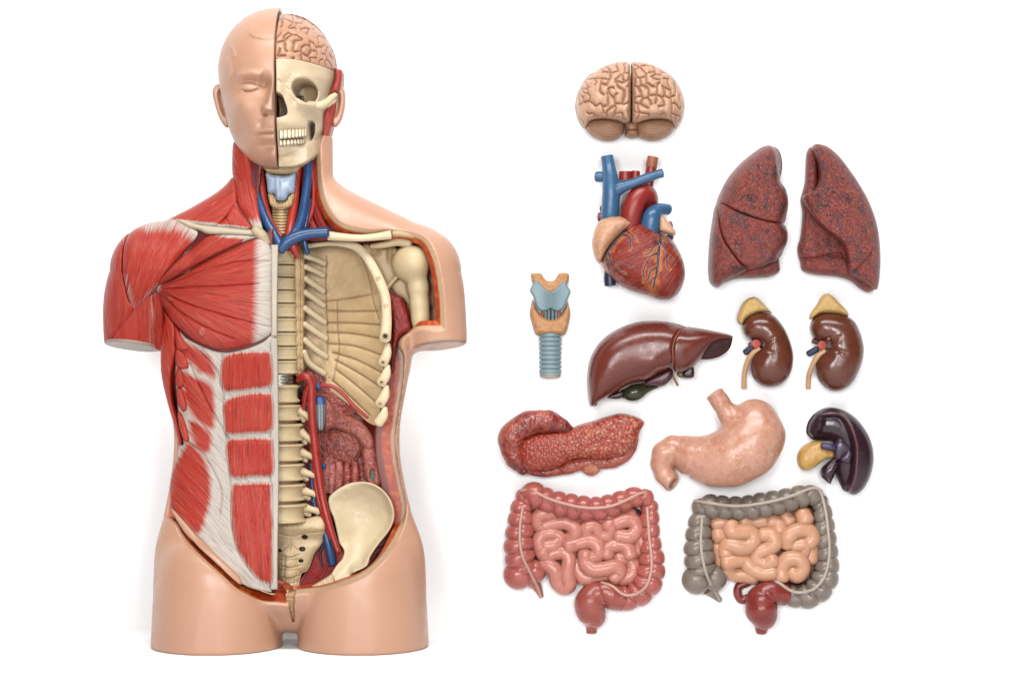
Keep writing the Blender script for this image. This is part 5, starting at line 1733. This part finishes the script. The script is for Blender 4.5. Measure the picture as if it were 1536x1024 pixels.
def build_pelvis():
    hl = [spline(deep(E_(*l), 5), 1.5) for l in (((47, 700), (100, 712), (160, 700), (235, 690)), ((60, 770), (95, 745), (130, 770)), ((55, 790), (95, 796), (130, 786)), ((60, 830), (95, 838), (140, 828)), ((58, 875), (95, 882), (130, 872)), ((97, 720), (97, 780)), ((76, 790), (70, 870)), ((120, 790), (124, 870)),
                                                ((62, 897), (95, 902), (124, 897)), ((75, 876), (76, 897)), ((88, 878), (88, 899)), ((101, 878), (101, 899)), ((113, 876), (113, 897)))]
    hol = [(deep(E_(q), 5)[0], r) for q, r in (((154, 714), 13), ((144, 763), 13), ((139, 811), 10), ((52, 768), 9))]

    def front(u, v, d, ds):
        y = (v - 540) * 2.696; x = (u - 400) * 2.696
        w = 2 + 9 * dome(ds, 12) - 8 * sstep(790, 890, v) + 7 * np.exp(-((y - 670) / 26) ** 2) * sstep(40, 190, x + 30) - 4 * np.exp(-((y - 722) / 22) ** 2)
        w = w + 4.5 * np.exp(-((x - 88) / 34) ** 2) * sstep(745, 775, y) + 2.0 * np.abs(np.sin((y - 762) * np.pi / 42)) * sstep(755, 775, y) * np.exp(-((x - 88) / 40) ** 2)
        for l in hl:
            w = w - 1.6 * np.exp(-(lined(l, u, v)[0] / 1.2) ** 2)
        for q, r in hol:
            w = w - 9 * sstep(r / 2.696 * 1.1, r / 2.696 * .6, np.hypot((u - q[0]), (v - q[1]) * 1.3))
        return w + 1.2 * (fbm(u / 6, v / 6, 4) - .5)
    lens('sacrum', TORSO, TOR, deep(E_((35, 655), (100, 652), (160, 640), (205, 630), (234, 640), (237, 690), (222, 742), (192, 786), (165, 848), (142, 862), (132, 892), (126, 932), (80, 936), (62, 912), (46, 870), (35, 760)), 5), paint(None, .45, .07, 25, 140, .0005),
         front=front, B=26, step=0.8, col=lambda u, v, w, d: mixc(lin((226, 200, 156)), lin((48, 30, 24)), np.max([sstep(r / 2.696 * 1.05, r / 2.696 * .7, np.hypot(u - q[0], (v - q[1]) * 1.3)) for q, r in hol], 0)))
    il = deep(E_((250, 555), (290, 520), (340, 497), (400, 492), (450, 508), (490, 545), (513, 590), (516, 640), (496, 690), (456, 740), (422, 790), (410, 826), (362, 850), (312, 890), (280, 906), (262, 872), (282, 830), (306, 800), (312, 770), (292, 740), (282, 700), (268, 640), (250, 600)), 0)
    rimr = spline(deep(E_((340, 500), (400, 495), (450, 511), (490, 548), (511, 592), (513, 640), (493, 690), (453, 740), (420, 790), (404, 826), (360, 848)), 5), 2)

    def fi(u, v, d, ds):
        dl, t = lined(rimr, u, v)
        knob = 4 * np.exp(-(((u - 549) / 5) ** 2 + ((v - 842) / 5) ** 2)) + 3 * np.exp(-(((u - 584) / 6) ** 2 + ((v - 760) / 10) ** 2))
        return -6 + 34 * sstep(800, 885, v) - 16 * sstep(0, 34, ds) + 12 * np.exp(-(dl / 6) ** 2) * sstep(0, .2, t) - eround(d, 3) + knob + 1.5 * (fbm(u / 12, v / 12, 2) - .5)
    lens('hip_bone', TORSO, TOR, il, LIGHT, front=fi, back=lambda u, v, d, ds: fi(u, v, d, ds) - 8, step=0.9)
    lens('pubic_bone', TORSO, TOR, deep(E_((108, 950), (180, 915), (238, 882), (262, 868), (274, 906), (240, 925), (180, 940)), 35), CREAM, front=lambda u, v, d, ds: 30 + 5 * dome(ds, 5) + 1.5 * fbm(u / 4, v / 4, 1), back=lambda u, v, d, ds: 0 * u + 5, step=0.9)
    lens('pubic_joint', TORSO, TOR, deep(dens(P_((430, 888), (443, 888), (440, 934), (433, 934)), 3), 50), paint((206, 160, 116), 0.5), front=lambda u, v, d, ds: fh(u, v) - 7, back=lambda u, v, d, ds: 0 * u, step=1.2)
    fl = fibre((150, 36, 30), (104, 20, 20), (186, 84, 70), rough=0.35)
    fa = fdir(-62)
    lens('pelvic_muscle', TORSO, TOR, deep(E_((40, 880), (130, 880), (165, 830), (200, 770), (240, 700), (300, 750), (322, 800), (290, 850), (260, 890), (180, 930), (110, 955), (40, 955)), -10), fl, front=lambda u, v, d, ds: -10 + 4 * dome(ds, 10) + 0 * u, back=lambda u, v, d, ds: 0 * u - 30, step=1.2,
         attrs=lambda u, v, w, d: {'fuv': np.stack([*fa(u, v), 0 * u], 1), 'ten': 0 * u})


def build_abdomen():
    red = mottled([(0.44, (108, 30, 24)), (0.58, (156, 54, 42)), (0.72, (186, 90, 72))], 120, 220, 0.32, 0.0014, name='red_tissue')
    pink = mottled([(0.44, (138, 54, 48)), (0.58, (178, 88, 78)), (0.72, (206, 128, 112))], 130, 260, 0.32, 0.0016, name='pink_tissue')
    lens('back_wall', TORSO, TOR, deep(E_((150, 60), (260, 60), (420, 230), (470, 260), (470, 420), (520, 560), (520, 700), (420, 850), (300, 880), (200, 800), (150, 600)), -40), red, front=lambda u, v, d, ds: -42 + 3 * fbm(u / 9, v / 9, 4), back=lambda u, v, d, ds: 0 * u - 52, step=1.6)
    lens('kidney_bed', TORSO, TOR, deep(E_((245, 300), (300, 288), (350, 300), (378, 340), (372, 400), (330, 425), (270, 415), (240, 370)), -30), red, front=lambda u, v, d, ds: -42.5 + 3 * dome(ds, 16) + 4 * fbm(u / 8, v / 10, 4), back=lambda u, v, d, ds: 0 * u - 46, step=1.0)

    def pk(u, v, d, ds):
        g = gyri(u, v, 5, 5)
        return -24 + 14 * dome(ds, 9) - 1.6 * np.exp(-(g / .3) ** 2)
    lens('diaphragm_leg', TORSO, TOR, deep(E_((226, 160), (255, 178), (290, 215), (350, 235), (395, 262), (424, 305), (432, 352), (412, 372), (385, 345), (360, 312), (310, 288), (262, 278), (228, 286)), -12), pink, front=pk, back=lambda u, v, d, ds: 0 * u - 36, step=0.9)
    lens('gut_stump', TORSO, TOR, deep(E_((392, 345), (432, 352), (446, 420), (458, 500), (420, 510), (395, 470), (385, 400)), -15), pink, front=lambda u, v, d, ds: -26 + 12 * dome(ds, 8) - 12 * np.exp(-(((u - 557.5) / 3.5) ** 2 + ((v - 714) / 9) ** 2) ** 2), back=lambda u, v, d, ds: 0 * u - 40, step=0.9)
    lens('gut_plug', TORSO, TOR, deep(E_((417, 445), (438, 448), (436, 496), (414, 492)), -15), paint((92, 104, 84), 0.5), front=lambda u, v, d, ds: -22 + 2 * dome(ds, 3), back=lambda u, v, d, ds: 0 * u - 36, step=0.8)
    for k, x in enumerate((238, 262, 292, 325, 355)):
        P = cc(E_, (x, 418 + 4 * (k % 2), -30, 16), (x + 2, 460, -28, 18), (x - 2, 530, -30, 18))
        vessel('back_muscle', P, pink if k in (0, 1, 2) else red, n=14, cap=0.7, rfun=lambda s, t: 1 + .07 * np.sin(s * 1.5))
    lens('vessel_stump', TORSO, TOR, deep(E_((196, 152), (232, 156), (236, 215), (228, 282), (198, 268)), 0), paint(None, 0.4), step=0.7, front=lambda u, v, d, ds: -2 + 5 * dome(ds, 6), back=lambda u, v, d, ds: 0 * u - 30,
         col=lambda u, v, w, d: mixc(np.where((v < 540 + 178 / 2.696)[:, None], lin((40, 84, 150)), lin((96, 104, 112))), lin((176, 178, 178)), 0.8 * (np.sin((u - 470) * 1.55) > .55) * (v > 540 + 180 / 2.696)))
    R = lambda *p, **k: vessel('abdominal_artery', cc(E_, *p), RED, n=18, cap=0.6, **k)
    R((128, 82, 8, 12), (140, 68, 14, 16), (165, 70, 16, 19), (180, 100, 14, 18), (182, 200, 12, 17), (190, 300, 10, 16), (204, 420, 8, 17), (222, 540, 8, 16), (248, 650, 10, 15), (288, 772, 12, 11))
    R((150, 195, 4, 9), (158, 140, 10, 11), (170, 110, 14, 13))
    R((178, 240, 2, 9), (188, 400, 2, 10), (205, 540, 4, 11), (235, 640, 8, 12), (262, 720, 10, 11))
    vessel('renal_artery', cc(D_, (250, 822, 4, 9), (290, 812, 8, 10), (340, 818, 10, 10), (395, 860, 10, 10), (445, 915, 10, 10), (515, 975, 8, 8)), RED, n=12)
    vessel('renal_artery', cc(D_, (438, 905, 8, 8), (420, 935, 4, 8), (395, 945, 0, 8)), RED, n=12)
    for p in (((196, 108, 4, 15), (212, 108, 6, 14)), ((158, 195, -2, 10), (168, 194, -2, 9)), ((176, 285, -2, 9), (184, 282, -2, 9)), ((222, 428, -6, 13), (234, 428, -4, 11)), ((186, 568, -4, 10), (196, 574, -4, 9))):
        vessel('vein_stub', cc(E_, *p), BLUE, n=14, cap=0.7)
    vessel('abdominal_vein', cc(E_, (180, 420, -6, 9), (184, 500, -6, 9), (196, 590, -4, 9), (214, 660, -2, 10)), BLUE, n=12)
    vessel('iliac_vein', cc(E_, (226, 660, -2, 13), (240, 710, 2, 16), (256, 770, 2, 18), (266, 822, 0, 17)), BLUE, n=18, cap=0.5)
    vessel('iliac_vein', cc(E_, (230, 745, -4, 6), (216, 780, -4, 5), (224, 832, -4, 4)), paint((60, 40, 60), 0.4), n=8)


def build_shoulder():
    G = grid((538, 352, -30), (666, 506, 44), 1.2)
    h = lambda x, y, w, r: (400 + x / 3.4115, 340 + y / 3.4115, w, r / 3.4115)
    S = s_ell(G, h(754, 184, 12, 0)[:3], (24.5, 25, 24))
    S = smin(S, s_ell(G, h(706, 190, 2, 0)[:3], (19, 23, 17)), 16)
    S = smin(S, s_chain(G, [h(766, 235, 8, 52), h(776, 310, 5, 44), h(783, 400, 3, 38), h(787, 470, 2, 35), h(788, 545, 2, 36)], 14), 8)
    solid('upper_arm_bone', TORSO, TOR, G, S, CREAM)
    sc = deep(D_((490, 95), (540, 88), (600, 95), (655, 100), (690, 160), (700, 240), (672, 262), (640, 305), (618, 335), (596, 300), (572, 250), (540, 180)), -5)
    lens('shoulder_blade', TORSO, TOR, sc, CREAM2, front=lambda u, v, d, ds: -14 + 7 * dome(ds, 12) - 7 * np.exp(-(((u - 562) / 7) ** 2 + ((v - 376) / 6) ** 2)) - 6 * np.exp(-(((u - 584) / 4) ** 2 + ((v - 378) / 14) ** 2)), back=lambda u, v, d, ds: 0 * u - 30, step=0.9)
    vessel('shoulder_blade_horn', cc(D_, (540, 100, 2, 14), (600, 92, 8, 18), (670, 78, 12, 22), (725, 85, 14, 26)), CREAM, n=18, cap=0.8)
    vessel('shoulder_blade_edge', cc(D_, (600, 335, -6, 9), (640, 285, -4, 10), (675, 245, 0, 10)), CREAM, n=12)
    vessel('collarbone_bare'.replace('_bare', ''), cc(D_, (318, 47, 34, 24), (400, 54, 36, 20), (480, 58, 36, 18), (560, 52, 35, 19), (632, 42, 33, 23)), LIGHT, n=20, cap=0.35, flat=0.8)
    vessel('shoulder_rim', cc(D_, (650, 35, 26, 18), (700, 38, 26, 17), (770, 52, 25, 16), (830, 92, 22, 15)), CREAM2, n=14, cap=0.6)
    fl = fibre((146, 42, 36), (96, 24, 22), (190, 96, 80), rough=0.3)
    fa = fdir(75)
    at = lambda u, v, w, d: {'fuv': np.stack([*fa(u, v), 0 * u], 1), 'ten': 0 * u}
    lens('armpit_muscle', TORSO, TOR, deep(D_((612, 330), (660, 350), (690, 360), (720, 420), (742, 500), (742, 545), (690, 560), (660, 640), (648, 740), (636, 740), (640, 620), (640, 480)), 0), fl, step=0.9,
         front=lambda u, v, d, ds: -8 + 12 * dome(ds, 8) + 2.5 * (fbm(u / 5, v / 8, 6) - .5), back=lambda u, v, d, ds: 0 * u - 34, attrs=at)
    lens('armpit_muscle', TORSO, TOR, deep(D_((640, 300), (690, 250), (730, 300), (740, 420), (700, 370), (660, 345)), -8), CREAM2, step=1.0, front=lambda u, v, d, ds: -16 + 6 * dome(ds, 8), back=lambda u, v, d, ds: 0 * u - 34)
    lens('shoulder_lining', TORSO, TOR, deep(D_((720, 260), (800, 120), (860, 130), (885, 300), (890, 530), (740, 535)), -14), paint((186, 122, 66), 0.45, 0.2, 40, 140, .0008), front=lambda u, v, d, ds: 0 * u - 20 + 3 * fbm(u / 8, v / 8, 1), back=lambda u, v, d, ds: 0 * u - 40, step=1.4)
    vessel('vein_stub', cc(D_, (828, 420, -14, 12), (836, 416, -12, 11)), paint((74, 88, 110), .4), n=12)


def build_neck():
    lens('neck_back', TORSO, TOR, deep(B_((185, 60), (560, 60), (540, 200), (560, 330), (640, 430), (560, 470), (480, 480), (300, 480), (240, 300)), -6), paint((120, 34, 28), 0.4, 0.15, 60), front=lambda u, v, d, ds: -8 + 3 * fbm(u / 8, v / 14, 3), back=lambda u, v, d, ds: 0 * u - 30, step=1.6)
    lb = paint((176, 192, 214), 0.32, 0.05)
    xc = 300 + 366 / 3.012

    def shield(u, v, d, ds):
        return 34 + 13 * dome(d, 12) + 4 * np.exp(-((u - xc) / 4) ** 2)
    la, _ = lens('larynx_shield', TORSO, TOR, deep(B_((296, 178), (330, 186), (366, 190), (400, 186), (432, 178), (430, 225), (424, 268), (402, 274), (388, 300), (366, 304), (345, 300), (334, 274), (306, 268), (300, 225)), 40), lb, front=shield, back=lambda u, v, d, ds: 0 * u + 14, step=0.8)
    co = deep(B_((308, 268), (336, 280), (346, 306), (366, 312), (388, 306), (402, 280), (424, 270), (420, 310), (404, 334), (366, 342), (328, 334), (312, 310)), 36)
    lens('larynx_collar', la, TOR, co, CREAM2, front=lambda u, v, d, ds: 33 + 6 * dome(ds, 5) + 1.0 * np.sin(u * 1.6), back=lambda u, v, d, ds: 0 * u + 14, step=0.8)
    for k in range(9):
        y = 338 + k * 13.5
        P = deep(B_((330 + k * .6, y), (366, y + 4), (402 - k * .6, y)), 30)
        vessel('windpipe_ring', np.c_[B_((332, y), (366, y + 3), (400, y)), [22, 33, 22], [2.1, 2.1, 2.1]], CREAM2, parent=la, n=10)
    vessel('windpipe', cc(B_, (366, 300, 20, 32), (366, 460, 20, 30)), paint((170, 134, 92), .5), parent=la, n=24, flat=0.7)
    lens('chin_floor', TORSO, TOR, deep(B_((280, 120), (450, 120), (440, 165), (420, 178), (366, 184), (310, 178), (290, 165)), 40), CREAM2, front=lambda u, v, d, ds: 22 + 5 * dome(ds, 8), back=lambda u, v, d, ds: 0 * u - 10, step=1.2)
    V = lambda *p, **k: vessel('neck_vein', cc(B_, *p), BLUE, n=20, cap=0.5, **k)
    V((226, 120, 20, 17), (240, 200, 26, 19), (262, 300, 32, 20), (296, 390, 38, 21), (332, 455, 44, 23), (362, 512, 50, 25))
    V((362, 528, 52, 22), (392, 492, 52, 27), (440, 466, 50, 27), (500, 452, 48, 24), (572, 448, 45, 25))
    V((492, 110, 22, 17), (484, 230, 30, 19), (468, 340, 36, 21), (448, 420, 42, 23), (412, 478, 48, 24))
    V((496, 300, 18, 9), (486, 370, 24, 10), (472, 430, 34, 11))
    V((470, 480, 38, 12), (478, 515, 38, 12), (488, 545, 36, 10))
    A = lambda *p, **k: vessel('neck_artery', cc(B_, *p), REDB, n=18, cap=0.6, **k)
    A((262, 130, 12, 20), (272, 210, 18, 22), (288, 300, 24, 18), (312, 390, 30, 17), (346, 446, 36, 15), (366, 464, 38, 12))
    A((444, 140, 16, 18), (436, 230, 22, 16), (428, 310, 26, 18), (414, 390, 32, 20), (400, 470, 36, 18))
    A((404, 480, 34, 30), (425, 520, 36, 24), (440, 562, 34, 8))
    A((500, 120, 8, 10), (512, 240, 12, 10), (508, 340, 18, 10), (480, 420, 26, 10))
    fl = fibre((168, 44, 36), (112, 24, 22), (200, 96, 80))
    for pts in (((500, 110, 2, 20), (520, 220, 4, 20), (520, 320, 8, 22), (556, 420, 16, 20), (600, 446, 20, 12)), ((470, 120, 0, 20), (476, 250, 4, 22), (490, 380, 10, 22), (520, 440, 14, 18)), ((400, 440, 10, 16), (500, 470, 14, 16), (590, 470, 16, 12))):
        P = cc(B_, *pts)
        vessel('neck_muscle', P, fl, n=18, cap=0.6, attrs=lambda u, v, w, s, t: {'fuv': np.stack([t * 9, s, 0 * s], 1), 'ten': 0 * s})
    for pts in (((432, 96, 4, 14), (430, 180, 6, 12)), ((640, 434, 12, 14), (700, 440, 14, 10))):
        vessel('neck_muscle', cc(B_, *pts), paint((190, 60, 40), .35, .15, 120), n=12)
    # chest end of the white plate, just under the veins
    vessel('collarbone', cc(B_, (254, 440, 62, 22), (280, 462, 60, 24), (300, 492, 58, 18)), paint((206, 184, 150), .45), n=16)


for f in (build_ribs, build_spine, build_pelvis, build_abdomen, build_shoulder, build_neck):
    f()
# ---------------------------------------------------------------- the head: one half face, one half skull
HC = 415.5


def gs(x, s):
    return np.exp(-(x / s) ** 2)


def face_disp(u, v):
    def along(line, s, h, taper=True):
        d, t = lined(spline(P_(*line), 1.0), u, v)
        k = np.exp(-(d / s) ** 2)
        if taper:
            k = k * sstep(0, .32, t) * sstep(1, .85, t)
        return h * k
    z = 0 * u
    # nose
    tn = np.clip((v - 122) / 42, 0, 1)
    z = z + (4 + 27 * tn ** 1.15) * gs(u - 414, 6.0 + 5.0 * tn) * sstep(112, 128, v) * sstep(176, 167, v)
    z = z + 9 * gs(u - 402, 5.5) * gs(v - 167, 6.0)
    z = z - 8 * gs(u - 399.5, 4.0) * gs(v - 174.0, 2.0)
    z = z - 3 * gs(u - 394, 3.5) * gs(v - 170, 6)
    # eye
    z = z - 9 * gs(u - 380, 22) * gs(v - 129, 12) - 7 * gs(u - 399, 9) * gs(v - 128, 11)
    z = z + 6.2 * np.exp(-(((u - 374.5) / 15.5) ** 2 + ((v - 131.5) / 7.6) ** 2) ** 1.25)
    z = z + along([(360, 134), (367, 137.5), (376, 138.3), (385, 136.2), (392, 133)], 1.2, -3.0)
    z = z + along([(358, 129), (366, 124), (376, 122.3), (386, 124.5)], 2.2, -0.9)
    z = z + along([(352, 121), (364, 115), (380, 114), (398, 118)], 6, 3.5)
    # cheek, mouth, chin
    z = z + 4 * gs(u - 364, 16) * gs(v - 160, 15) - 3 * gs(u - 362, 14) * gs(v - 196, 16)
    z = z - 2.5 * gs(u - 392, 5) * gs(v - 186, 9)
    z = z + 6 * gs(u - 415, 26) * gs(v - 203, 14)
    z = z + along([(378, 201), (392, 198), (404, 195.5), (424, 196.5)], 3.8, 2.4)
    z = z + along([(384, 206), (398, 208.5), (428, 210)], 4.8, 2.6)
    z = z + along([(378, 202.6), (390, 201.2), (402, 201.2), (426, 202.3)], 1.4, -3.0)
    z = z - 1.0 * gs(u - 379, 5) * gs(v - 202.5, 5)
    z = z - 2.6 * gs(u - 408, 18) * gs(v - 218.5, 5)
    z = z + 7 * gs(u - 412, 15) * gs(v - 234, 11)
    z = z - 1.6 * gs(u - 413, 3) * gs(v - 188, 5)
    # moulded hair line
    d, t = lined(spline(P_((372, 52), (382, 59), (396, 62.5), (418, 61)), 1), u, v)
    yl = np.interp(u, [372, 382, 396, 418], [52, 59, 62.5, 61])
    z = z + 1.3 * sstep(0.5, -2.5, v - yl) * sstep(-26, 0, v - yl) * sstep(370, 378, u)
    for L in ([(342, 62), (347, 72), (352, 82), (348, 88)], [(338, 80), (343, 92), (346, 108), (343, 120)]):
        z = z + along(L, 2.2, 1.0)
    return z


def head_base(G):
    S = s_ell(G, (HC, 106, -6), (88.5, 94, 104))
    S = smin(S, s_ell(G, (HC, 153, 8), (76.5, 106, 87)), 16)
    return S


def head_front(u, v):
    a = np.sqrt(np.maximum(1 - ((u - HC) / 88.5) ** 2 - ((v - 106) / 94) ** 2, 0)) * 104 - 6
    b = np.sqrt(np.maximum(1 - ((u - HC) / 76.5) ** 2 - ((v - 153) / 106) ** 2, 0)) * 87 + 8
    return np.maximum(a, b) + 2.0


def build_face():
    G = grid((318, 6, -112), (420, 258, 122), 1.3)
    u, v, w = G
    S = head_base(G)
    # features sit where the photo shows them on a head standing ~70 mm in front of the torso plane
    pu, pv = proj(u[:, :, 0], v[:, :, 0], 75.0)
    S = S - (face_disp(pu, pv)[:, :, None] * sstep(5, 45, w)).astype(f4) * 1.5
    S = smax(S, u - at_depth([(415.0, 100)], 60)[0, 0], 0.8)
    face = solid('face', TORSO, TOR, G, S, skinc)
    ear(face, A_((100, 495), (140, 498), (150, 560), (158, 640), (172, 700), (170, 747), (142, 747), (108, 692), (82, 612), (70, 550), (78, 515)), 1)


def ear(parent, poly, s):
    c = poly.mean(0)
    Q = spline(poly, 2, True)
    inner = (Q - c) * [.52, .62] + c + [2.0 * s, -3]

    def front(u, v, d, ds):
        di = polyd(inner, u, v)[0]
        return 2 + 7 * dome(d, 5) - 7 * sstep(-2, 4, di)
    lens('ear', parent, TOR, poly, skinc, front=front, back=lambda u, v, d, ds: -14 * dome(d, 8), step=0.8, w0=-8)


def build_skull():
    K = 3.9375
    pos = lambda *p: deep(A_(*p), 70)
    out = np.concatenate([pos((456, 900), (456, 600), (456, 385), (456, 364), (457, 361), (462, 360), (480, 359), (520, 357), (600, 362), (690, 377)), deep(A_((802, 405), (792, 470), (768, 545), (750, 572), (790, 549), (804, 562), (797, 600), (765, 630), (734, 652), (726, 700), (722, 800), (718, 850), (722, 880), (690, 917)), 20), pos((620, 952), (550, 977), (480, 980), (462, 980), (457, 978))])
    orb = spline(pos((548, 505), (578, 474), (636, 470), (678, 498), (690, 550), (668, 600), (622, 606), (575, 580), (548, 545)), 1.5, True)
    nas = spline(pos((440, 565), (486, 566), (508, 612), (520, 660), (508, 686), (440, 690)), 1.5, True)
    gap = spline(pos((628, 722), (648, 702), (668, 722), (664, 780), (640, 822), (630, 790)), 1.5, True)
    zyg = spline(pos((600, 620), (660, 630), (720, 612), (790, 565)), 1.5)
    fos = spline(pos((715, 520), (738, 570), (752, 560), (772, 530), (780, 440)), 1.5)
    nb = spline(pos((470, 480), (490, 500), (512, 520), (540, 545)), 1.5)
    tm = pos((470, 770), (630, 770))
    lowj = spline(pos((460, 878), (560, 884), (640, 868)), 1.5)

    def front(u, v, d, ds):
        pu, pv = proj(u, v, 60.0)
        h = head_front(u, v) - 8
        h = np.maximum(h, 4 + 50 * sstep(170, 222, pv) * sstep(484, 458, pu))
        x, y = (pu - 300) * K, pv * K
        z = 8 * gs(lined(zyg, u, v)[0], 6.0)
        z = z + 4 * gs(x - 480, 28) * gs(y - 530, 50) + 3 * gs(y - 455, 26) * sstep(540, 600, x)   # nose bridge, brow
        z = z - 13 * gs(x - 675, 45) * gs(y - 695, 38) * sstep(590, 630, x)
        z = z - 9 * sstep(700, 775, x) * gs(y - 500, 70)
        z = z + 4 * gs(x - 545, 90) * gs(y - 735, 40)
        z = z + 5 * gs(x - 500, 60) * gs(y - 935, 40)
        z = z - 1.6 * gs(lined(nb, u, v)[0], 1.2)
        do = polyd(orb, u, v)[0]; dn = polyd(nas, u, v)[0]; dg = polyd(gap, u, v)[0]
        z = z + 3.0 * gs(do + 2, 3.5)
        z = z - 34 * sstep(-1, 4, dn) - 30 * sstep(-1, 4, dg)
        hole = polyd(spline(pos((556, 548), (582, 540), (588, 570), (574, 585)), 1.2, True), u, v)[0]
        h = h + z
        h = h + (np.minimum(h, 6 + 16 * sstep(-4, 24, pu - 455)) - h) * sstep(-0.5, 5.5, do)
        z = -14 * sstep(-.5, 2.0, hole)
        return np.maximum(h + z - eround(d, 2.5), -5) + .8 * (fbm(u / 8, v / 8, 2) - .5)

    def colr(u, v, w, d):
        c = mixc(lin((234, 212, 180)), lin((222, 194, 154)), fbm(u / 16, v / 16, 6))
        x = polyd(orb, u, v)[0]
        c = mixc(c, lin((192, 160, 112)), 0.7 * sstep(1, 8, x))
        dn = np.maximum(polyd(nas, u, v)[0], polyd(gap, u, v)[0])
        c = mixc(c, lin((84, 56, 36)), 0.85 * sstep(.5, 4, dn))
        hole = polyd(spline(pos((556, 548), (582, 540), (588, 570), (574, 585)), 1.2, True), u, v)[0]
        c = mixc(c, lin((34, 22, 16)), sstep(0, 1.5, hole))
        return c
    sk, _ = lens('skull', TORSO, TOR, out, paint(None, 0.38, 0.05, 25, 200, .0003), front=front, back=lambda u, v, d, ds: -30 * dome(ds, 20), step=0.75, col=colr)
    vessel('cheek_arch', np.c_[A_((640, 612), (705, 624), (745, 606), (776, 578), (797, 562)), [50, 50, 43, 34, 26], [4.0, 6.2, 5.6, 4.6, 3.6]], LIGHT, parent=sk, n=16, cap=0.7)
    # nasal septum blade
    vessel('nasal_bone', np.c_[A_((470, 590), (476, 640), (474, 684)), [66, 70, 68], [2.0, 2.4, 2.0]], paint((120, 84, 56), .5), parent=sk, n=8)
    # teeth
    tooth = paint((214, 195, 156), 0.25, 0.04)
    ux = [470, 492, 516, 540, 561, 581, 600, 616, 629]
    for row, (ya, yb) in enumerate(((770, 826), (828, 868))):
        for k in range(8):
            x0, x1 = ux[k], ux[k + 1]
            if row:
                x0, x1 = 468 + (x0 - 470) * .93, 468 + (x1 - 470) * .93
            up = (-2 - k * 1.2) * (1 if row == 0 else 1)
            w = float(head_front(np.array([300 + (x0 + x1) / 2 / K]), np.array([(ya + yb) / 2 / K]))[0]) - 6.8
            pl = A_((x0 - 0.8, ya + 6 + up), ((x0 + x1) / 2, ya + up - 2), (x1 + 0.8, ya + 6 + up), (x1 + .8, yb - 6 + up * 1.6), ((x0 + x1) / 2, yb + up * 1.6), (x0 - .8, yb - 6 + up * 1.6))
            lens('tooth', sk, TOR, deep(pl, w), tooth, front=lambda u, v, d, ds: w - 1 + 3.6 * dome(ds, 1.5), back=lambda u, v, d, ds: 0 * u + w - 8, step=0.6)
    # brain half
    pb = np.concatenate([deep(A_((466, 350), (470, 90)), 20), deep(A_((490, 82), (540, 80), (620, 105), (700, 165), (762, 250), (797, 330), (804, 404)), 5), pos((740, 392), (600, 375), (470, 372))])

    def field(u, v):
        return folds(80 * np.arcsin(np.clip((u - HC) / 92, -.99, .99)) + 77, v + 133, 10.5, 13, 0.40)

    def bfront(u, v, d, ds):
        h = np.sqrt(np.maximum(1 - ((u - HC) / 90) ** 2 - ((v - 106) / 86) ** 2, 0.0)) * 96 - 10
        di = field(u, v)
        return np.maximum(h, 0) - (2.2 * np.exp(-(di / 1.2) ** 2) - 2.8 * np.sqrt(np.clip(di / 5, 0, 1))) * sstep(0, 4, d) - 0.8 * eround(d, 5)
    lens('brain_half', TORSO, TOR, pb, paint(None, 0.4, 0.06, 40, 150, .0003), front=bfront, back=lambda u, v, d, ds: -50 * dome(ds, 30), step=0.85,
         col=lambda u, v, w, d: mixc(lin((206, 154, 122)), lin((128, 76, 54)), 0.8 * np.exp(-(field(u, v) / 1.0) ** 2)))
    lens('dividing_membrane', TORSO, TOR, deep(A_((456, 110), (474, 84), (474, 372), (456, 372)), 20), paint((66, 40, 32), .5), front=lambda u, v, d, ds: np.sqrt(np.maximum(1 - ((v - 106) / 90) ** 2, 0)) * 86 - 4 + np.sin(v * 1.9) * 2.0, back=lambda u, v, d, ds: 0 * u - 30, step=0.9)
    fl = fibre((182, 64, 52), (140, 40, 34), (210, 120, 100))
    fa = fdir(105)
    at = lambda u, v, w, d: {'fuv': np.stack([*fa(u, v), 0 * u], 1), 'ten': 0 * u}
    lens('temple_muscle', TORSO, TOR, deep(A_((800, 408), (820, 412), (839, 420), (834, 500), (812, 545), (790, 546), (764, 560), (745, 575), (775, 530), (795, 470)), 8), fl, front=lambda u, v, d, ds: 10 + 6 * dome(ds, 6), back=lambda u, v, d, ds: 0 * u - 40, step=0.9, attrs=at)
    lens('jaw_muscle', TORSO, TOR, deep(A_((724, 660), (760, 636), (797, 604), (795, 670), (778, 740), (762, 800), (724, 858), (716, 855), (718, 760)), 8), fl, front=lambda u, v, d, ds: 4 + 8 * dome(ds, 7), back=lambda u, v, d, ds: 0 * u - 40, step=0.9, attrs=at)
    vessel('jaw_tendon', np.c_[A_((716, 862), (740, 846), (764, 822)), [16, 12, 6], [1.2, 1.2, 1.2]], LIGHT, n=8)
    ear(TORSO, A_((795, 525), (838, 512), (856, 548), (856, 620), (838, 700), (806, 747), (782, 740), (772, 680), (785, 600)), -1)
    # plain back of the head and nape behind the skull
    G = grid((410, 30, -100), (512, 250, 4), 2.0)
    S = s_ell(G, (HC, 112, -20), (80, 84, 70))
    S = smin(S, s_cone(G, (430, 150, -40), 58, (428, 240, -30), 52), 14)
    S = np.maximum(np.maximum(S, 414 - G[0]), G[2] + 4)
    solid('back_of_head', TORSO, TOR, G, S, skinc)


build_face()
build_skull()
